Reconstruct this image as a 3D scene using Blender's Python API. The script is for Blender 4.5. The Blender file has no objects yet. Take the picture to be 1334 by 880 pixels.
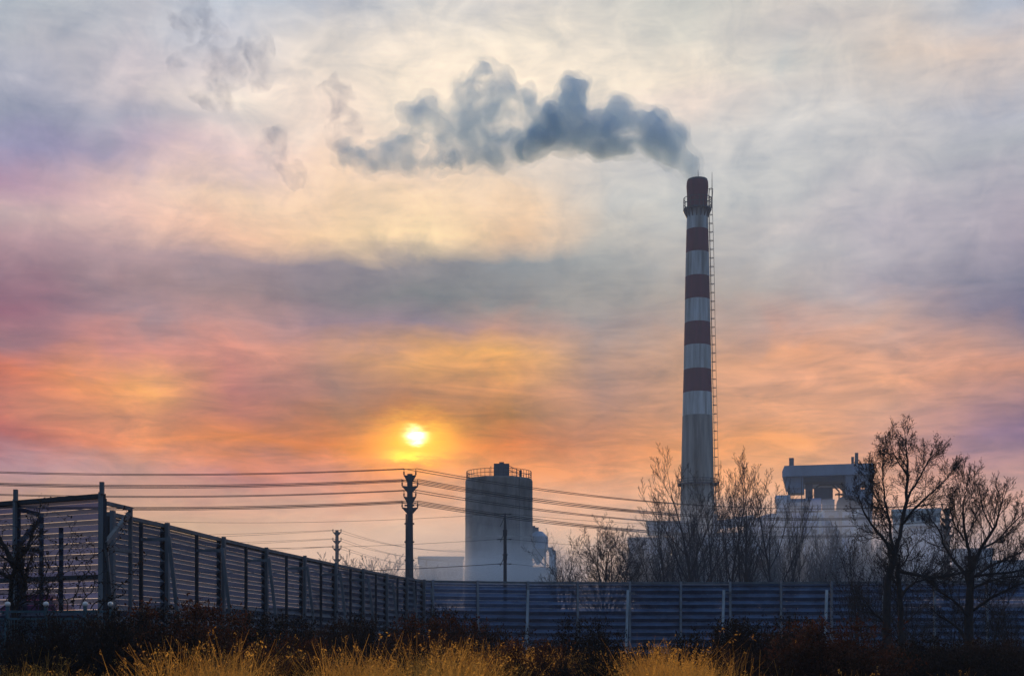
import bpy, bmesh, math, random
import numpy as np
from mathutils import Vector, Matrix, Quaternion, noise
R = math.radians
rnd = random.Random(7)
S = bpy.context.scene
C = S.collection

# ------------------------------------------------------------------ camera, world, sun, exposure
F = 1780.0                      # focal length in photo pixels (photo 1334 x 880)
CAMZ = 1.5
HOR = 845.0                     # photo row of the horizon: the camera is level, its lens shifted up
cam_d = bpy.data.cameras.new('camera'); cam_d.sensor_width = 36; cam_d.lens = F / 1334 * 36
cam_d.clip_start = 0.1; cam_d.clip_end = 5000
cam = bpy.data.objects.new('camera', cam_d); C.objects.link(cam)
cam.location = (0, 0, CAMZ); cam.rotation_euler = (R(90), 0, 0); cam_d.shift_y = (HOR - 440) / 1334
S.camera = cam

def ray(px, py): return Vector(((px - 667) / F, 1.0, (HOR - py) / F))
def at(px, py, Y):              # the point seen at that photo pixel, Y metres ahead
    d = ray(px, py); return Vector((0, 0, CAMZ)) + d * (Y / d.y)
def on_z(px, py, z):            # the point at that pixel at height z
    d = ray(px, py); return Vector((0, 0, CAMZ)) + d * ((z - CAMZ) / d.z)
def pixel(az, el):
    d = Vector((math.sin(az) * math.cos(el), math.cos(az) * math.cos(el), math.sin(el)))
    return 667 + F * d.x / d.y, HOR - F * d.z / d.y

SUN = ray(543, 569).normalized()
SUN_EL = math.asin(SUN.z); SUN_AZ = math.atan2(SUN.x, SUN.y)
sd = bpy.data.lights.new('sun', 'SUN'); sd.energy = 3.6; sd.angle = R(3.0); sd.color = (1.0, 0.62, 0.30)
so = bpy.data.objects.new('sun', sd); C.objects.link(so); so.location = (0, 0, 300)
so.rotation_euler = SUN.to_track_quat('Z', 'Y').to_euler()

S.view_settings.view_transform = 'Standard'; S.view_settings.look = 'None'
S.view_settings.exposure = 0; S.view_settings.gamma = 1; S.view_settings.use_curve_mapping = False
S.render.engine = 'CYCLES'
S.cycles.use_denoising = True
S.cycles.max_bounces = 6; S.cycles.diffuse_bounces = 2; S.cycles.glossy_bounces = 2
S.cycles.transmission_bounces = 3; S.cycles.volume_bounces = 4; S.cycles.transparent_max_bounces = 24
S.cycles.volume_max_steps = 256; S.cycles.sample_clamp_indirect = 4

# sky colours (sRGB) over azimuth and elevation, read as a table, softened and broken up by noise
COLS = [0, 133, 267, 400, 533, 667, 800, 933, 1067, 1200, 1334]
SKY = {
  0: [(172,185,197),(187,186,192),(187,199,214),(182,186,198),(216,214,212),(206,203,202),(203,202,198),(196,198,195),(219,209,203),(194,200,201),(168,179,201)],
  50: [(180,185,196),(186,179,186),(211,211,223),(213,207,203),(238,226,214),(239,228,213),(228,219,208),(206,205,199),(198,192,195),(219,196,183),(214,201,195)],
  90: [(167,176,195),(213,202,209),(216,206,208),(224,213,205),(248,232,214),(245,230,212),(240,228,212),(224,213,202),(198,206,206),(243,221,200),(198,192,196)],
  130: [(147,159,176),(155,150,172),(255,243,228),(228,210,202),(244,230,212),(242,228,212),(240,226,212),(240,222,212),(195,197,198),(194,188,193),(179,185,201)],
  180: [(156,157,186),(128,142,179),(195,192,198),(232,212,200),(240,220,202),(232,218,206),(220,212,206),(190,193,196),(217,216,216),(179,183,190),(162,169,181)],
  220: [(154,120,162),(178,156,177),(235,206,205),(236,210,192),(238,212,190),(222,208,196),(206,204,202),(187,191,196),(191,193,195),(190,186,193),(168,170,184)],
  260: [(193,173,178),(230,201,188),(255,219,186),(228,200,177),(240,212,182),(235,208,182),(200,204,205),(194,196,196),(179,182,190),(189,187,195),(167,162,177)],
  300: [(175,148,159),(223,187,188),(232,187,168),(240,203,169),(255,227,183),(255,213,173),(187,189,188),(188,188,188),(202,195,199),(177,173,187),(162,155,174)],
  340: [(160,134,148),(131,121,140),(170,151,159),(138,132,147),(149,146,152),(136,146,156),(164,169,172),(180,176,176),(178,182,189),(177,171,181),(115,122,144)],
  390: [(140,89,117),(168,141,145),(159,136,138),(135,126,138),(120,129,137),(139,141,146),(155,155,156),(172,164,160),(178,171,171),(154,146,166),(102,110,142)],
  430: [(154,126,137),(140,134,158),(203,154,148),(171,141,151),(135,129,148),(197,154,141),(159,153,157),(184,158,146),(201,154,146),(215,183,160),(105,114,145)],
  475: [(164,83,103),(242,149,103),(238,150,132),(198,148,133),(228,166,104),(245,181,108),(172,144,138),(208,160,128),(247,173,126),(212,148,133),(208,149,128)],
  510: [(223,122,110),(255,212,112),(158,107,120),(142,121,123),(148,115,109),(209,148,112),(169,139,134),(202,156,130),(226,171,153),(202,165,133),(213,160,151)],
  545: [(90,36,123),(194,109,117),(205,131,115),(156,121,108),(206,132,79),(157,119,85),(183,141,127),(212,156,124),(231,168,131),(176,142,144),(102,85,125)],
  580: [(188,112,94),(241,165,119),(237,147,100),(187,116,75),(236,146,63),(208,128,32),(199,139,117),(232,160,112),(247,173,121),(192,152,150),(112,113,156)],
  610: [(153,132,161),(201,162,150),(179,125,128),(213,142,140),(232,148,91),(230,148,99),(226,154,115),(234,166,120),(230,170,134),(214,164,146),(178,144,150)],
  640: [(184,149,141),(192,152,141),(200,154,143),(208,158,145),(222,166,139),(228,166,135),(230,170,141),(234,178,146),(226,178,154),(214,170,156),(200,160,154)],
  690: [(190,163,140),(198,168,144),(208,174,154),(216,182,164),(222,188,168),(226,190,170),(228,192,170),(226,190,168),(220,186,168),(212,178,166),(204,172,164)],
  760: [(190,166,158),(202,176,164),(212,184,170),(220,192,178),(226,198,184),(228,200,184),(226,198,182),(222,194,178),(216,188,174),(208,182,172),(200,176,168)],
}
ROWS = sorted(SKY)
def lin(c):
    c = c / 255.0
    return c / 12.92 if c <= 0.04045 else ((c + 0.055) / 1.055) ** 2.4
TAB = np.array([[[lin(v) for v in SKY[r][k]] for k in range(len(COLS))] for r in ROWS])
def table(px, py):
    px = min(max(px, 0), 1334); py = min(max(py, 0), 760)
    i = min(max(np.searchsorted(COLS, px) - 1, 0), len(COLS) - 2); j = min(max(np.searchsorted(ROWS, py) - 1, 0), len(ROWS) - 2)
    u = (px - COLS[i]) / (COLS[i+1] - COLS[i]); v = (py - ROWS[j]) / (ROWS[j+1] - ROWS[j])
    return (TAB[j, i] * (1-u) + TAB[j, i+1] * u) * (1-v) + (TAB[j+1, i] * (1-u) + TAB[j+1, i+1] * u) * v
AIR = np.array([0.22, 0.28, 0.38]); DENS = 0.00040
def behind_air(c, el):          # sky colour beyond the air, so that it reads as c through it
    T = math.exp(-DENS * min(183 / math.sin(max(el, R(4))), 760)); return np.clip((c - (1 - T) * AIR) / T / 0.98, 0.01, 3)

W = bpy.data.worlds.new('World'); S.world = W; W.use_nodes = True
nt = W.node_tree; N = nt.nodes; L = nt.links
for n in list(N): N.remove(n)
def nd(t, **k):
    n = N.new(t)
    for a, b in k.items(): setattr(n, a, b)
    return n
def M(op, a, b=None, c=None, clamp=False):
    n = nd('ShaderNodeMath', operation=op); n.use_clamp = clamp
    for i, v in enumerate((a, b, c)):
        if v is None: continue
        if isinstance(v, (int, float)): n.inputs[i].default_value = v
        else: L.new(v, n.inputs[i])
    return n.outputs[0]
def MIX(f, a, b, blend='MIX'):
    n = nd('ShaderNodeMix', data_type='RGBA', blend_type=blend)
    for s, v in ((n.inputs[0], f), (n.inputs[6], a), (n.inputs[7], b)):
        if isinstance(v, (int, float)): s.default_value = v
        elif isinstance(v, tuple): s.default_value = (*v, 1)
        else: L.new(v, s)
    return n.outputs[2]
def SM(v, a, b):
    n = nd('ShaderNodeMapRange', interpolation_type='SMOOTHSTEP'); L.new(v, n.inputs[0])
    n.inputs[1].default_value = a; n.inputs[2].default_value = b
    return n.outputs[0]
def NOISE(vec, scale, detail=4, rough=0.55, dist=0.0):
    n = nd('ShaderNodeTexNoise'); n.inputs['Scale'].default_value = scale; n.inputs['Detail'].default_value = detail
    n.inputs['Roughness'].default_value = rough; n.inputs['Distortion'].default_value = dist; L.new(vec, n.inputs['Vector'])
    return n.outputs[0]
tc = nd('ShaderNodeTexCoord'); nrm = nd('ShaderNodeVectorMath', operation='NORMALIZE'); L.new(tc.outputs['Generated'], nrm.inputs[0])
sep = nd('ShaderNodeSeparateXYZ'); L.new(nrm.outputs[0], sep.inputs[0])
az = M('MULTIPLY', M('ARCTAN2', sep.outputs[0], sep.outputs[1]), 180 / math.pi)
el = M('MULTIPLY', M('ARCSINE', sep.outputs[2]), 180 / math.pi)
def cv(x, y, z=0.0):
    n = nd('ShaderNodeCombineXYZ')
    for i, v in enumerate((x, y, z)):
        if isinstance(v, (int, float)): n.inputs[i].default_value = v
        else: L.new(v, n.inputs[i])
    return n.outputs[0]
flat = cv(M('MULTIPLY', az, 0.05), M('MULTIPLY', el, 0.16))        # stretched along the horizon
puff = cv(M('MULTIPLY', az, 0.10), M('MULTIPLY', el, 0.13), 3.0)
n1 = NOISE(flat, 2.2, 6, 0.55, 0.4); n2 = NOISE(puff, 2.6, 6, 0.55, 0.5)
n3 = NOISE(cv(M('MULTIPLY', az, 0.10), M('MULTIPLY', el, 0.13), 9.0), 2.2, 5, 0.5, 0.3)
azw = M('ADD', az, M('MULTIPLY', M('SUBTRACT', n3, 0.5), 4.0))
elw = M('ADD', el, M('MULTIPLY', M('SUBTRACT', n2, 0.5), 2.2))
elw = M('ADD', elw, M('MULTIPLY', M('SUBTRACT', n1, 0.5), 1.6))
NCOL = 13; AZ0, AZ1 = -23.0, 23.0; ELT = 30.0
fac = M('DIVIDE', elw, ELT, clamp=True)
col = None
for k in range(NCOL):
    a = AZ0 + (AZ1 - AZ0) * k / (NCOL - 1)
    r = nd('ShaderNodeValToRGB'); L.new(fac, r.inputs[0]); e = r.color_ramp.elements
    r.color_ramp.interpolation = 'LINEAR'
    ns = 26
    for s in range(ns):
        p = s / (ns - 1)
        c = behind_air(table(*pixel(R(a), R(p * ELT))), R(p * ELT))
        if s == 0: q = e[0]; q.position = 0
        elif s == ns - 1: q = e[len(e) - 1]; q.position = 1
        else: q = e.new(p)
        q.color = (*[float(v) for v in c], 1)
    if col is None: col = r.outputs[0]
    else:
        st = (AZ1 - AZ0) / (NCOL - 1)
        f = M('DIVIDE', M('SUBTRACT', azw, a - st), st, clamp=True)
        col = MIX(f, col, r.outputs[0])
# cloud light and dark: long streaks low down, puffs higher up
d1 = NOISE(flat, 7.0, 8, 0.60, 0.7); d2 = NOISE(puff, 4.5, 8, 0.6, 0.7)
hi = SM(el, 9.0, 17.0)
det = M('ADD', M('MULTIPLY', M('SUBTRACT', d1, 0.5), M('SUBTRACT', 0.95, M('MULTIPLY', hi, 0.6))), M('MULTIPLY', M('SUBTRACT', d2, 0.5), M('ADD', 0.1, M('MULTIPLY', hi, 0.55))))
d3 = NOISE(cv(M('MULTIPLY', az, 0.055), M('MULTIPLY', el, 0.34), 5.0), 5.0, 7, 0.6, 1.0)
det = M('ADD', det, M('MULTIPLY', M('MULTIPLY', M('SUBTRACT', d3, 0.5), 0.75), M('SUBTRACT', 1.0, M('MULTIPLY', hi, 0.75))))
det = M('MULTIPLY', det, SM(el, 3.0, 8.0))
wc = MIX(M('ADD', 0.5, M('MULTIPLY', det, 1.6), clamp=True), (0.60, 0.67, 0.76), (1.42, 1.35, 1.24))
col = MIX(1.0, col, wc, 'MULTIPLY')
# the sun glowing through thin cloud
tosun = nd('ShaderNodeVectorMath', operation='DOT_PRODUCT'); L.new(nrm.outputs[0], tosun.inputs[0]); tosun.inputs[1].default_value = SUN
da = M('SUBTRACT', az, math.degrees(SUN_AZ)); de = M('SUBTRACT', el, math.degrees(SUN_EL))
sn = NOISE(cv(M('MULTIPLY', az, 0.5), M('MULTIPLY', el, 1.9)), 1.9, 5, 0.62)
wob = M('MULTIPLY', M('SUBTRACT', sn, 0.5), 0.9)
def gauss(sx, sy, dx=0.0, dy=0.0, w=0.0):
    x = M('DIVIDE', M('SUBTRACT', da, dx), sx); y = M('DIVIDE', M('ADD', M('SUBTRACT', de, dy), M('MULTIPLY', wob, w)), sy)
    return M('EXPONENT', M('MULTIPLY', M('ADD', M('MULTIPLY', x, x), M('MULTIPLY', y, y)), -1.0))
def add(col, g, k, c):
    return MIX(1.0, col, MIX(g, (0.0, 0.0, 0.0), tuple(v * k for v in c)), 'ADD')
col = MIX(M('MULTIPLY', gauss(1.25, 0.78, 0.05, -0.10, 1.7), 0.96), col, (1.35, 0.70, 0.02))
col = add(col, gauss(0.33, 0.24, -0.05, 0.05, 0.9), 6.0, (1.0, 0.85, 0.50))
col = add(col, gauss(1.9, 0.95, 0, 0.0, 1.6), 0.40, (1.0, 0.48, 0.0))
col = add(col, gauss(0.85, 0.17, -0.35, -0.78, 0.8), 1.0, (1.0, 0.62, 0.04))
col = add(col, gauss(2.8, 0.75, -0.7, -0.7, 1.4), 0.42, (1.0, 0.36, 0.0))
# away from the sunset the overcast is dim and blue
cosv = nd('ShaderNodeVectorMath', operation='DOT_PRODUCT'); L.new(nrm.outputs[0], cosv.inputs[0]); cosv.inputs[1].default_value = ray(640, 380).normalized()
front = SM(cosv.outputs['Value'], 0.45, 0.90)
rear = MIX(SM(el, 0, 50), (0.065, 0.115, 0.21), (0.21, 0.34, 0.57))
rear = MIX(SM(el, -8, 0), (0.02, 0.018, 0.016), rear)
col = MIX(front, rear, col)
bg = nd('ShaderNodeBackground'); L.new(col, bg.inputs[0]); bg.inputs[1].default_value = 1.0
sk = nd('ShaderNodeTexSky', sky_type='NISHITA'); sk.sun_disc = False; sk.sun_elevation = SUN_EL; sk.sun_rotation = SUN_AZ
sk.air_density = 1.5; sk.dust_density = 0.6
bg2 = nd('ShaderNodeBackground'); L.new(sk.outputs[0], bg2.inputs[0]); bg2.inputs[1].default_value = 0.06
mx = nd('ShaderNodeMixShader'); mx.inputs[0].default_value = 0.02; L.new(bg.outputs[0], mx.inputs[1]); L.new(bg2.outputs[0], mx.inputs[2])
out = nd('ShaderNodeOutputWorld'); L.new(mx.outputs[0], out.inputs[0])

# ------------------------------------------------------------------ helpers
class MB:
    def __init__(s): s.v = []; s.f = []; s.m = []
    def add(s, vs, fs, m=0):
        b = len(s.v); s.v.extend(tuple(v) for v in vs); s.f.extend(tuple(i + b for i in f) for f in fs); s.m.extend([m] * len(fs))
    def hexa(s, p, m=0):        # 0-3 bottom ring, 4-7 top ring
        s.add(p, [(3,2,1,0),(4,5,6,7),(0,1,5,4),(1,2,6,5),(2,3,7,6),(3,0,4,7)], m)
    def box(s, a, b, m=0):
        x0,y0,z0 = a; x1,y1,z1 = b
        s.hexa([(x0,y0,z0),(x1,y0,z0),(x1,y1,z0),(x0,y1,z0),(x0,y0,z1),(x1,y0,z1),(x1,y1,z1),(x0,y1,z1)], m)
    def bar(s, a, b, w, h=None, m=0, up=None):
        a = Vector(a); b = Vector(b); h = h or w; d = (b - a).normalized()
        u = Vector(up) if up else (Vector((0,0,1)) if abs(d.z) < 0.9 else Vector((0,1,0)))
        x = d.cross(u).normalized(); y = x.cross(d)
        ring = [x*w/2+y*h/2, -x*w/2+y*h/2, -x*w/2-y*h/2, x*w/2-y*h/2]
        s.hexa([a + r for r in ring] + [b + r for r in ring], m)
    def tube(s, pts, rad, n=6, m=0, cap=True):
        pts = [Vector(p) for p in pts]
        if isinstance(rad, (int, float)): rad = [rad] * len(pts)
        vs = []; fs = []; px = None
        for i, p in enumerate(pts):
            d = (pts[min(i+1, len(pts)-1)] - pts[max(i-1, 0)]).normalized()
            if px is None: px = d.orthogonal().normalized()
            px = (px - d * px.dot(d)); px = px.normalized() if px.length > 1e-6 else d.orthogonal().normalized()
            py = d.cross(px)
            for k in range(n):
                a = 2 * math.pi * k / n; vs.append(p + (px * math.cos(a) + py * math.sin(a)) * rad[i])
        for i in range(len(pts) - 1):
            for k in range(n):
                k2 = (k + 1) % n; fs.append((i*n+k, i*n+k2, (i+1)*n+k2, (i+1)*n+k))
        if cap: fs.append(tuple(range(n-1, -1, -1))); fs.append(tuple((len(pts)-1)*n + k for k in range(n)))
        s.add(vs, fs, m)
    def lathe(s, prof, n=24, c=(0,0,0), mats=None, cap=True):
        cx, cy, cz = c; vs = []
        for r, z in prof:
            for k in range(n):
                a = 2*math.pi*k/n; vs.append((cx + r*math.cos(a), cy + r*math.sin(a), cz + z))
        b = len(s.v); s.v.extend(vs)
        for i in range(len(prof)-1):
            for k in range(n):
                k2 = (k+1) % n; s.f.append((b+i*n+k, b+i*n+k2, b+(i+1)*n+k2, b+(i+1)*n+k)); s.m.append(mats[i] if mats else 0)
        if cap:
            s.f.append(tuple(b + k for k in range(n-1,-1,-1))); s.m.append(mats[0] if mats else 0)
            s.f.append(tuple(b + (len(prof)-1)*n + k for k in range(n))); s.m.append(mats[-1] if mats else 0)
    def build(s, name, mats, parent=None, smooth=False):
        me = bpy.data.meshes.new(name); me.from_pydata(s.v, [], s.f)
        if not isinstance(mats, (list, tuple)): mats = [mats]
        for m in mats: me.materials.append(m)
        if len(mats) > 1: me.polygons.foreach_set('material_index', s.m)
        if smooth: me.polygons.foreach_set('use_smooth', [True] * len(me.polygons))
        me.update()
        o = bpy.data.objects.new(name, me); C.objects.link(o)
        if parent: o.parent = parent
        return o
def tag(o, label=None, cat=None, group=None, kind=None):
    if label: o['label'] = label
    if cat: o['category'] = cat
    if group: o['group'] = group
    if kind: o['kind'] = kind
    return o
def thing(name, label, cat, loc=(0,0,0), group=None):
    o = bpy.data.objects.new(name, None); C.objects.link(o); o.location = loc; o.empty_display_size = 0.5
    return tag(o, label, cat, group)
def copy_tree(o, parent=None):
    c = o.copy(); C.objects.link(c); c.parent = parent
    for ch in list(o.children): copy_tree(ch, c)
    return c

def mat(name, base, rough=0.8, metal=0.0, var=0.0, scale=1.0, var2=None, stretch=(1,1,1), bump=0.0, trans=0.0, spec=0.3):
    m = bpy.data.materials.new(name); m.use_nodes = True; t = m.node_tree; n = t.nodes; b = n['Principled BSDF']
    b.inputs['Roughness'].default_value = rough; b.inputs['Metallic'].default_value = metal
    b.inputs['Specular IOR Level'].default_value = spec
    b.inputs['Base Color'].default_value = (*base, 1)
    if var or var2:
        tc = n.new('ShaderNodeTexCoord'); mp = n.new('ShaderNodeMapping'); mp.inputs['Scale'].default_value = stretch
        t.links.new(tc.outputs['Object'], mp.inputs[0])
        no = n.new('ShaderNodeTexNoise'); no.inputs['Scale'].default_value = scale; no.inputs['Detail'].default_value = 6; no.inputs['Roughness'].default_value = 0.62
        t.links.new(mp.outputs[0], no.inputs['Vector'])
        cr = n.new('ShaderNodeValToRGB'); t.links.new(no.outputs[0], cr.inputs[0])
        lo = var2 if var2 else tuple(c * (1 - var) for c in base); hi = tuple(min(1, c * (1 + var)) for c in base)
        cr.color_ramp.elements[0].position = 0.33; cr.color_ramp.elements[0].color = (*lo, 1)
        cr.color_ramp.elements[1].position = 0.68; cr.color_ramp.elements[1].color = (*hi, 1)
        t.links.new(cr.outputs[0], b.inputs['Base Color'])
        if bump:
            bp = n.new('ShaderNodeBump'); bp.inputs['Strength'].default_value = bump; t.links.new(no.outputs[0], bp.inputs['Height']); t.links.new(bp.outputs[0], b.inputs['Normal'])
    if trans:
        tr = n.new('ShaderNodeBsdfTranslucent'); mxs = n.new('ShaderNodeMixShader'); mxs.inputs[0].default_value = trans
        if var or var2: t.links.new(cr.outputs[0], tr.inputs[0])
        else: tr.inputs[0].default_value = (*base, 1)
        o = n['Material Output']; t.links.new(b.outputs[0], mxs.inputs[1]); t.links.new(tr.outputs[0], mxs.inputs[2]); t.links.new(mxs.outputs[0], o.inputs[0])
    return m
def perforated(name, base, hole, tint):
    m = bpy.data.materials.new(name); m.use_nodes = True; t = m.node_tree; n = t.nodes; b = n['Principled BSDF']
    b.inputs['Roughness'].default_value = 0.55; b.inputs['Specular IOR Level'].default_value = 0.35
    tc = n.new('ShaderNodeTexCoord'); mp = n.new('ShaderNodeMapping'); mp.inputs['Scale'].default_value = (0.6, 0.6, 1.8)
    t.links.new(tc.outputs['Object'], mp.inputs[0])
    no = n.new('ShaderNodeTexNoise'); no.inputs['Scale'].default_value = 1.3; no.inputs['Detail'].default_value = 7; no.inputs['Roughness'].default_value = 0.7
    t.links.new(mp.outputs[0], no.inputs['Vector'])
    cr = n.new('ShaderNodeValToRGB'); t.links.new(no.outputs[0], cr.inputs[0])
    cr.color_ramp.elements[0].position = 0.34; cr.color_ramp.elements[0].color = (*[c * 0.55 for c in base], 1)
    cr.color_ramp.elements[1].position = 0.70; cr.color_ramp.elements[1].color = (*[c * 1.5 for c in base], 1)
    t.links.new(cr.outputs[0], b.inputs['Base Color'])
    tr = n.new('ShaderNodeBsdfTransparent'); tr.inputs[0].default_value = (*tint, 1)
    ma = n.new('ShaderNodeMath'); ma.operation = 'MULTIPLY_ADD'; t.links.new(no.outputs[0], ma.inputs[0]); ma.inputs[1].default_value = -0.25; ma.inputs[2].default_value = hole + 0.125
    mxs = n.new('ShaderNodeMixShader'); t.links.new(ma.outputs[0], mxs.inputs[0])
    t.links.new(b.outputs[0], mxs.inputs[1]); t.links.new(tr.outputs[0], mxs.inputs[2]); t.links.new(mxs.outputs[0], n['Material Output'].inputs[0])
    return m
MT = {
 'concrete': mat('stained concrete', (0.20,0.19,0.172), 0.9, var=0.62, scale=0.30, stretch=(1,1,0.35), bump=0.2),
 'chimney_grey': mat('chimney concrete', (0.22,0.22,0.20), 0.9, var=0.6, scale=0.55, stretch=(1,1,0.08), bump=0.1),
 'white_band': mat('weathered white paint', (0.62,0.66,0.66), 0.8, var=0.0, var2=(0.18,0.19,0.17), scale=0.62, stretch=(1.3,1.3,0.07)),
 'red_band': mat('weathered dark red paint', (0.15,0.018,0.042), 0.8, var=0.0, var2=(0.075,0.014,0.028), scale=0.6, stretch=(1.3,1.3,0.12)),
 'steel': mat('grey galvanised steel', (0.22,0.24,0.27), 0.55, 0.3, var=0.25, scale=1.5),
 'dark_steel': mat('dark painted steel', (0.05,0.055,0.065), 0.6, 0.3, var=0.3, scale=1.2),
 'post': mat('fence post steel', (0.13,0.145,0.16), 0.6, 0.2, var=0.35, scale=1.8, stretch=(1,1,0.4)),
 'post_dark': mat('fence frame steel', (0.03,0.035,0.045), 0.6, 0.2, var=0.3, scale=1.8),
 'rail_green': mat('blue green painted rail', (0.05,0.10,0.12), 0.6, 0.1, var=0.4, scale=3),
 'cap': mat('pale lamp globe', (0.75,0.68,0.62), 0.35),
 'wire': mat('black cable', (0.02,0.02,0.024), 0.6),
 'clad_blue': mat('blue grey cladding', (0.20,0.28,0.39), 0.7, 0.1, var=0.25, scale=0.15, stretch=(1,1,0.6)),
 'clad_light': mat('pale blue cladding', (0.48,0.58,0.72), 0.7, 0.1, var=0.2, scale=0.12),
 'clad_violet': mat('violet blue cladding', (0.34,0.42,0.66), 0.7, 0.1, var=0.2, scale=0.15),
 'clad_dark': mat('dark blue cladding', (0.07,0.09,0.12), 0.7, 0.1, var=0.25, scale=0.2),
 'clad_white': mat('off white wall panels', (0.58,0.62,0.62), 0.8, var=0.12, scale=0.1),
 'bin_blue': mat('light blue steel bin', (0.16,0.28,0.44), 0.5, 0.2, var=0.2, scale=0.4),
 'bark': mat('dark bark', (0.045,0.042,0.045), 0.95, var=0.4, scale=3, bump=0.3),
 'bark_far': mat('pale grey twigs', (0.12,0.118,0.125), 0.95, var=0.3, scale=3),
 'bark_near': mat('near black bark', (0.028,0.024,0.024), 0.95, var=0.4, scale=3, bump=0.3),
 'leaf_dry': mat('dry brown leaves', (0.032,0.018,0.013), 0.9, var=0.5, scale=2.0, trans=0.2),
 'brush': mat('dead brush stems', (0.017,0.011,0.008), 0.9, var=0.5, scale=1.2, trans=0.12),
 'brush_red': mat('rusty dead leaves', (0.065,0.024,0.012), 0.9, var=0.7, scale=1.5, trans=0.25),
 'grass': mat('golden dry grass', (0.78,0.44,0.09), 0.8, var=0.0, var2=(0.22,0.10,0.022), scale=1.1, trans=0.55),
 'soil': mat('dark winter soil', (0.032,0.025,0.020), 0.95, var=0.5, scale=0.35, bump=0.4),
 'red_roof': mat('red sheet roof', (0.42,0.03,0.07), 0.6, var=0.2, scale=1.0),
 'shed_wall': mat('dark shed wall', (0.05,0.04,0.05), 0.8, var=0.3, scale=1.0),
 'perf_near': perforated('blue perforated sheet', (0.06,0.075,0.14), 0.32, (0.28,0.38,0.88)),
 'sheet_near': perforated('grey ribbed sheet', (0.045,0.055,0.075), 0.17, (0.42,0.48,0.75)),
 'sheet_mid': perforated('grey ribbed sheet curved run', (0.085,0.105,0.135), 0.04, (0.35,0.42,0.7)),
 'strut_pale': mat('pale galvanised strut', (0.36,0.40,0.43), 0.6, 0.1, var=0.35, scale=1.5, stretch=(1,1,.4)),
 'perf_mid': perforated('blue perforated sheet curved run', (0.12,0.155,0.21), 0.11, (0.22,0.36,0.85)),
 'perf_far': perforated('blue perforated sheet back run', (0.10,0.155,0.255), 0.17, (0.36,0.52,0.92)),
}

# ------------------------------------------------------------------ ground
def gz(x, y):
    return 0.10 * noise.noise(Vector((x * 0.06, y * 0.06, 0.3))) + 0.04 * noise.noise(Vector((x * 0.3, y * 0.3, 2.0)))
g = MB()
xs = sorted(set([-600, -300, -150, -100] + list(range(-70, 71, 4)) + [100, 150, 300, 600]))
ys = sorted(set([-140, -90, -50] + list(range(-20, 121, 4)) + [160, 220, 300, 400, 550, 740]))
vs = [(x, y, gz(x, y)) for y in ys for x in xs]; nx = len(xs)
g.add(vs, [(j*nx+i, j*nx+i+1, (j+1)*nx+i+1, (j+1)*nx+i) for j in range(len(ys)-1) for i in range(nx-1)])
tag(g.build('ground', MT['soil'], smooth=True), kind='structure')

e_ = MB(); pr = [(132,0.05),(140,3.2),(147,5.6),(152,6.0),(160,5.6),(172,2.5),(182,0.05)]
EX = list(range(-110, 121, 5)); vs = [(x, y, max(-.2, z + (.5*noise.noise(Vector((x*.05, y*.05, 4))) if z > 1 else 0) - max(0, (-30-x)*.02 if x < -30 else 0))) for x in EX for y, z in pr]; n_ = len(pr)
e_.add(vs, [(i*n_+j, (i+1)*n_+j, (i+1)*n_+j+1, i*n_+j+1) for i in range(len(EX)-1) for j in range(n_-1)])
tag(e_.build('embankment', MT['soil'], smooth=True), kind='structure')

# ------------------------------------------------------------------ haze (closed box of even pale air)
def volmat(name, col, dens, aniso=0.0, emit=None, noise_scale=None):
    m = bpy.data.materials.new(name); m.use_nodes = True; t = m.node_tree; n = t.nodes
    for q in list(n): n.remove(q)
    o = n.new('ShaderNodeOutputMaterial'); v = n.new('ShaderNodeVolumePrincipled')
    v.inputs['Color'].default_value = (*col, 1); v.inputs['Density'].default_value = dens; v.inputs['Anisotropy'].default_value = aniso
    t.links.new(v.outputs[0], o.inputs['Volume'])
    return m, t, v
mh, _, _ = volmat('pale blue air', (0.60, 0.76, 1.0), DENS, 0.0)
hb = MB(); hb.box((-620, -150, -3), (620, 760, 185)); tag(hb.build('haze', mh), kind='stuff')

# ------------------------------------------------------------------ chimney
YC = 380.0
ch = thing('chimney', 'tall red and white banded smokestack with smoke drifting from its top', 'chimney', (at(908.5, 757, YC).x, YC, 0))
cx = at(908.5, 757, YC).x
def cz(py): return at(908.5, py, YC).z
def wr(px_w, py):               # half a pixel width as metres on the chimney
    a = at(908.5 - px_w/2, py, YC); b = at(908.5 + px_w/2, py, YC); return (b.x - a.x) / 2
stops = [(237,27.5,'r'),(243,28.5,'r'),(262,26,'r'),(272,26.5,'w'),(300,28.5,'r'),(330,30,'w'),(361,31.5,'r'),(391,32.5,'w'),(421,33.5,'r'),(451,35,'w'),(482,36,'r'),(512,37.5,'w'),(542,39,'g'),(600,41.5,'g'),(680,45,'g'),(757,49,'g')]
prof = []; ms = []
idx = {'r': 0, 'w': 1, 'g': 2}
for i, (y, w, c) in enumerate(stops):
    prof.append((wr(w, y), cz(y)))
    if i < len(stops)-1: ms.append(idx[c])
prof.append((wr(52, 757), 0)); ms.append(2)
prof = prof[::-1]; ms = ms[::-1]
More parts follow.
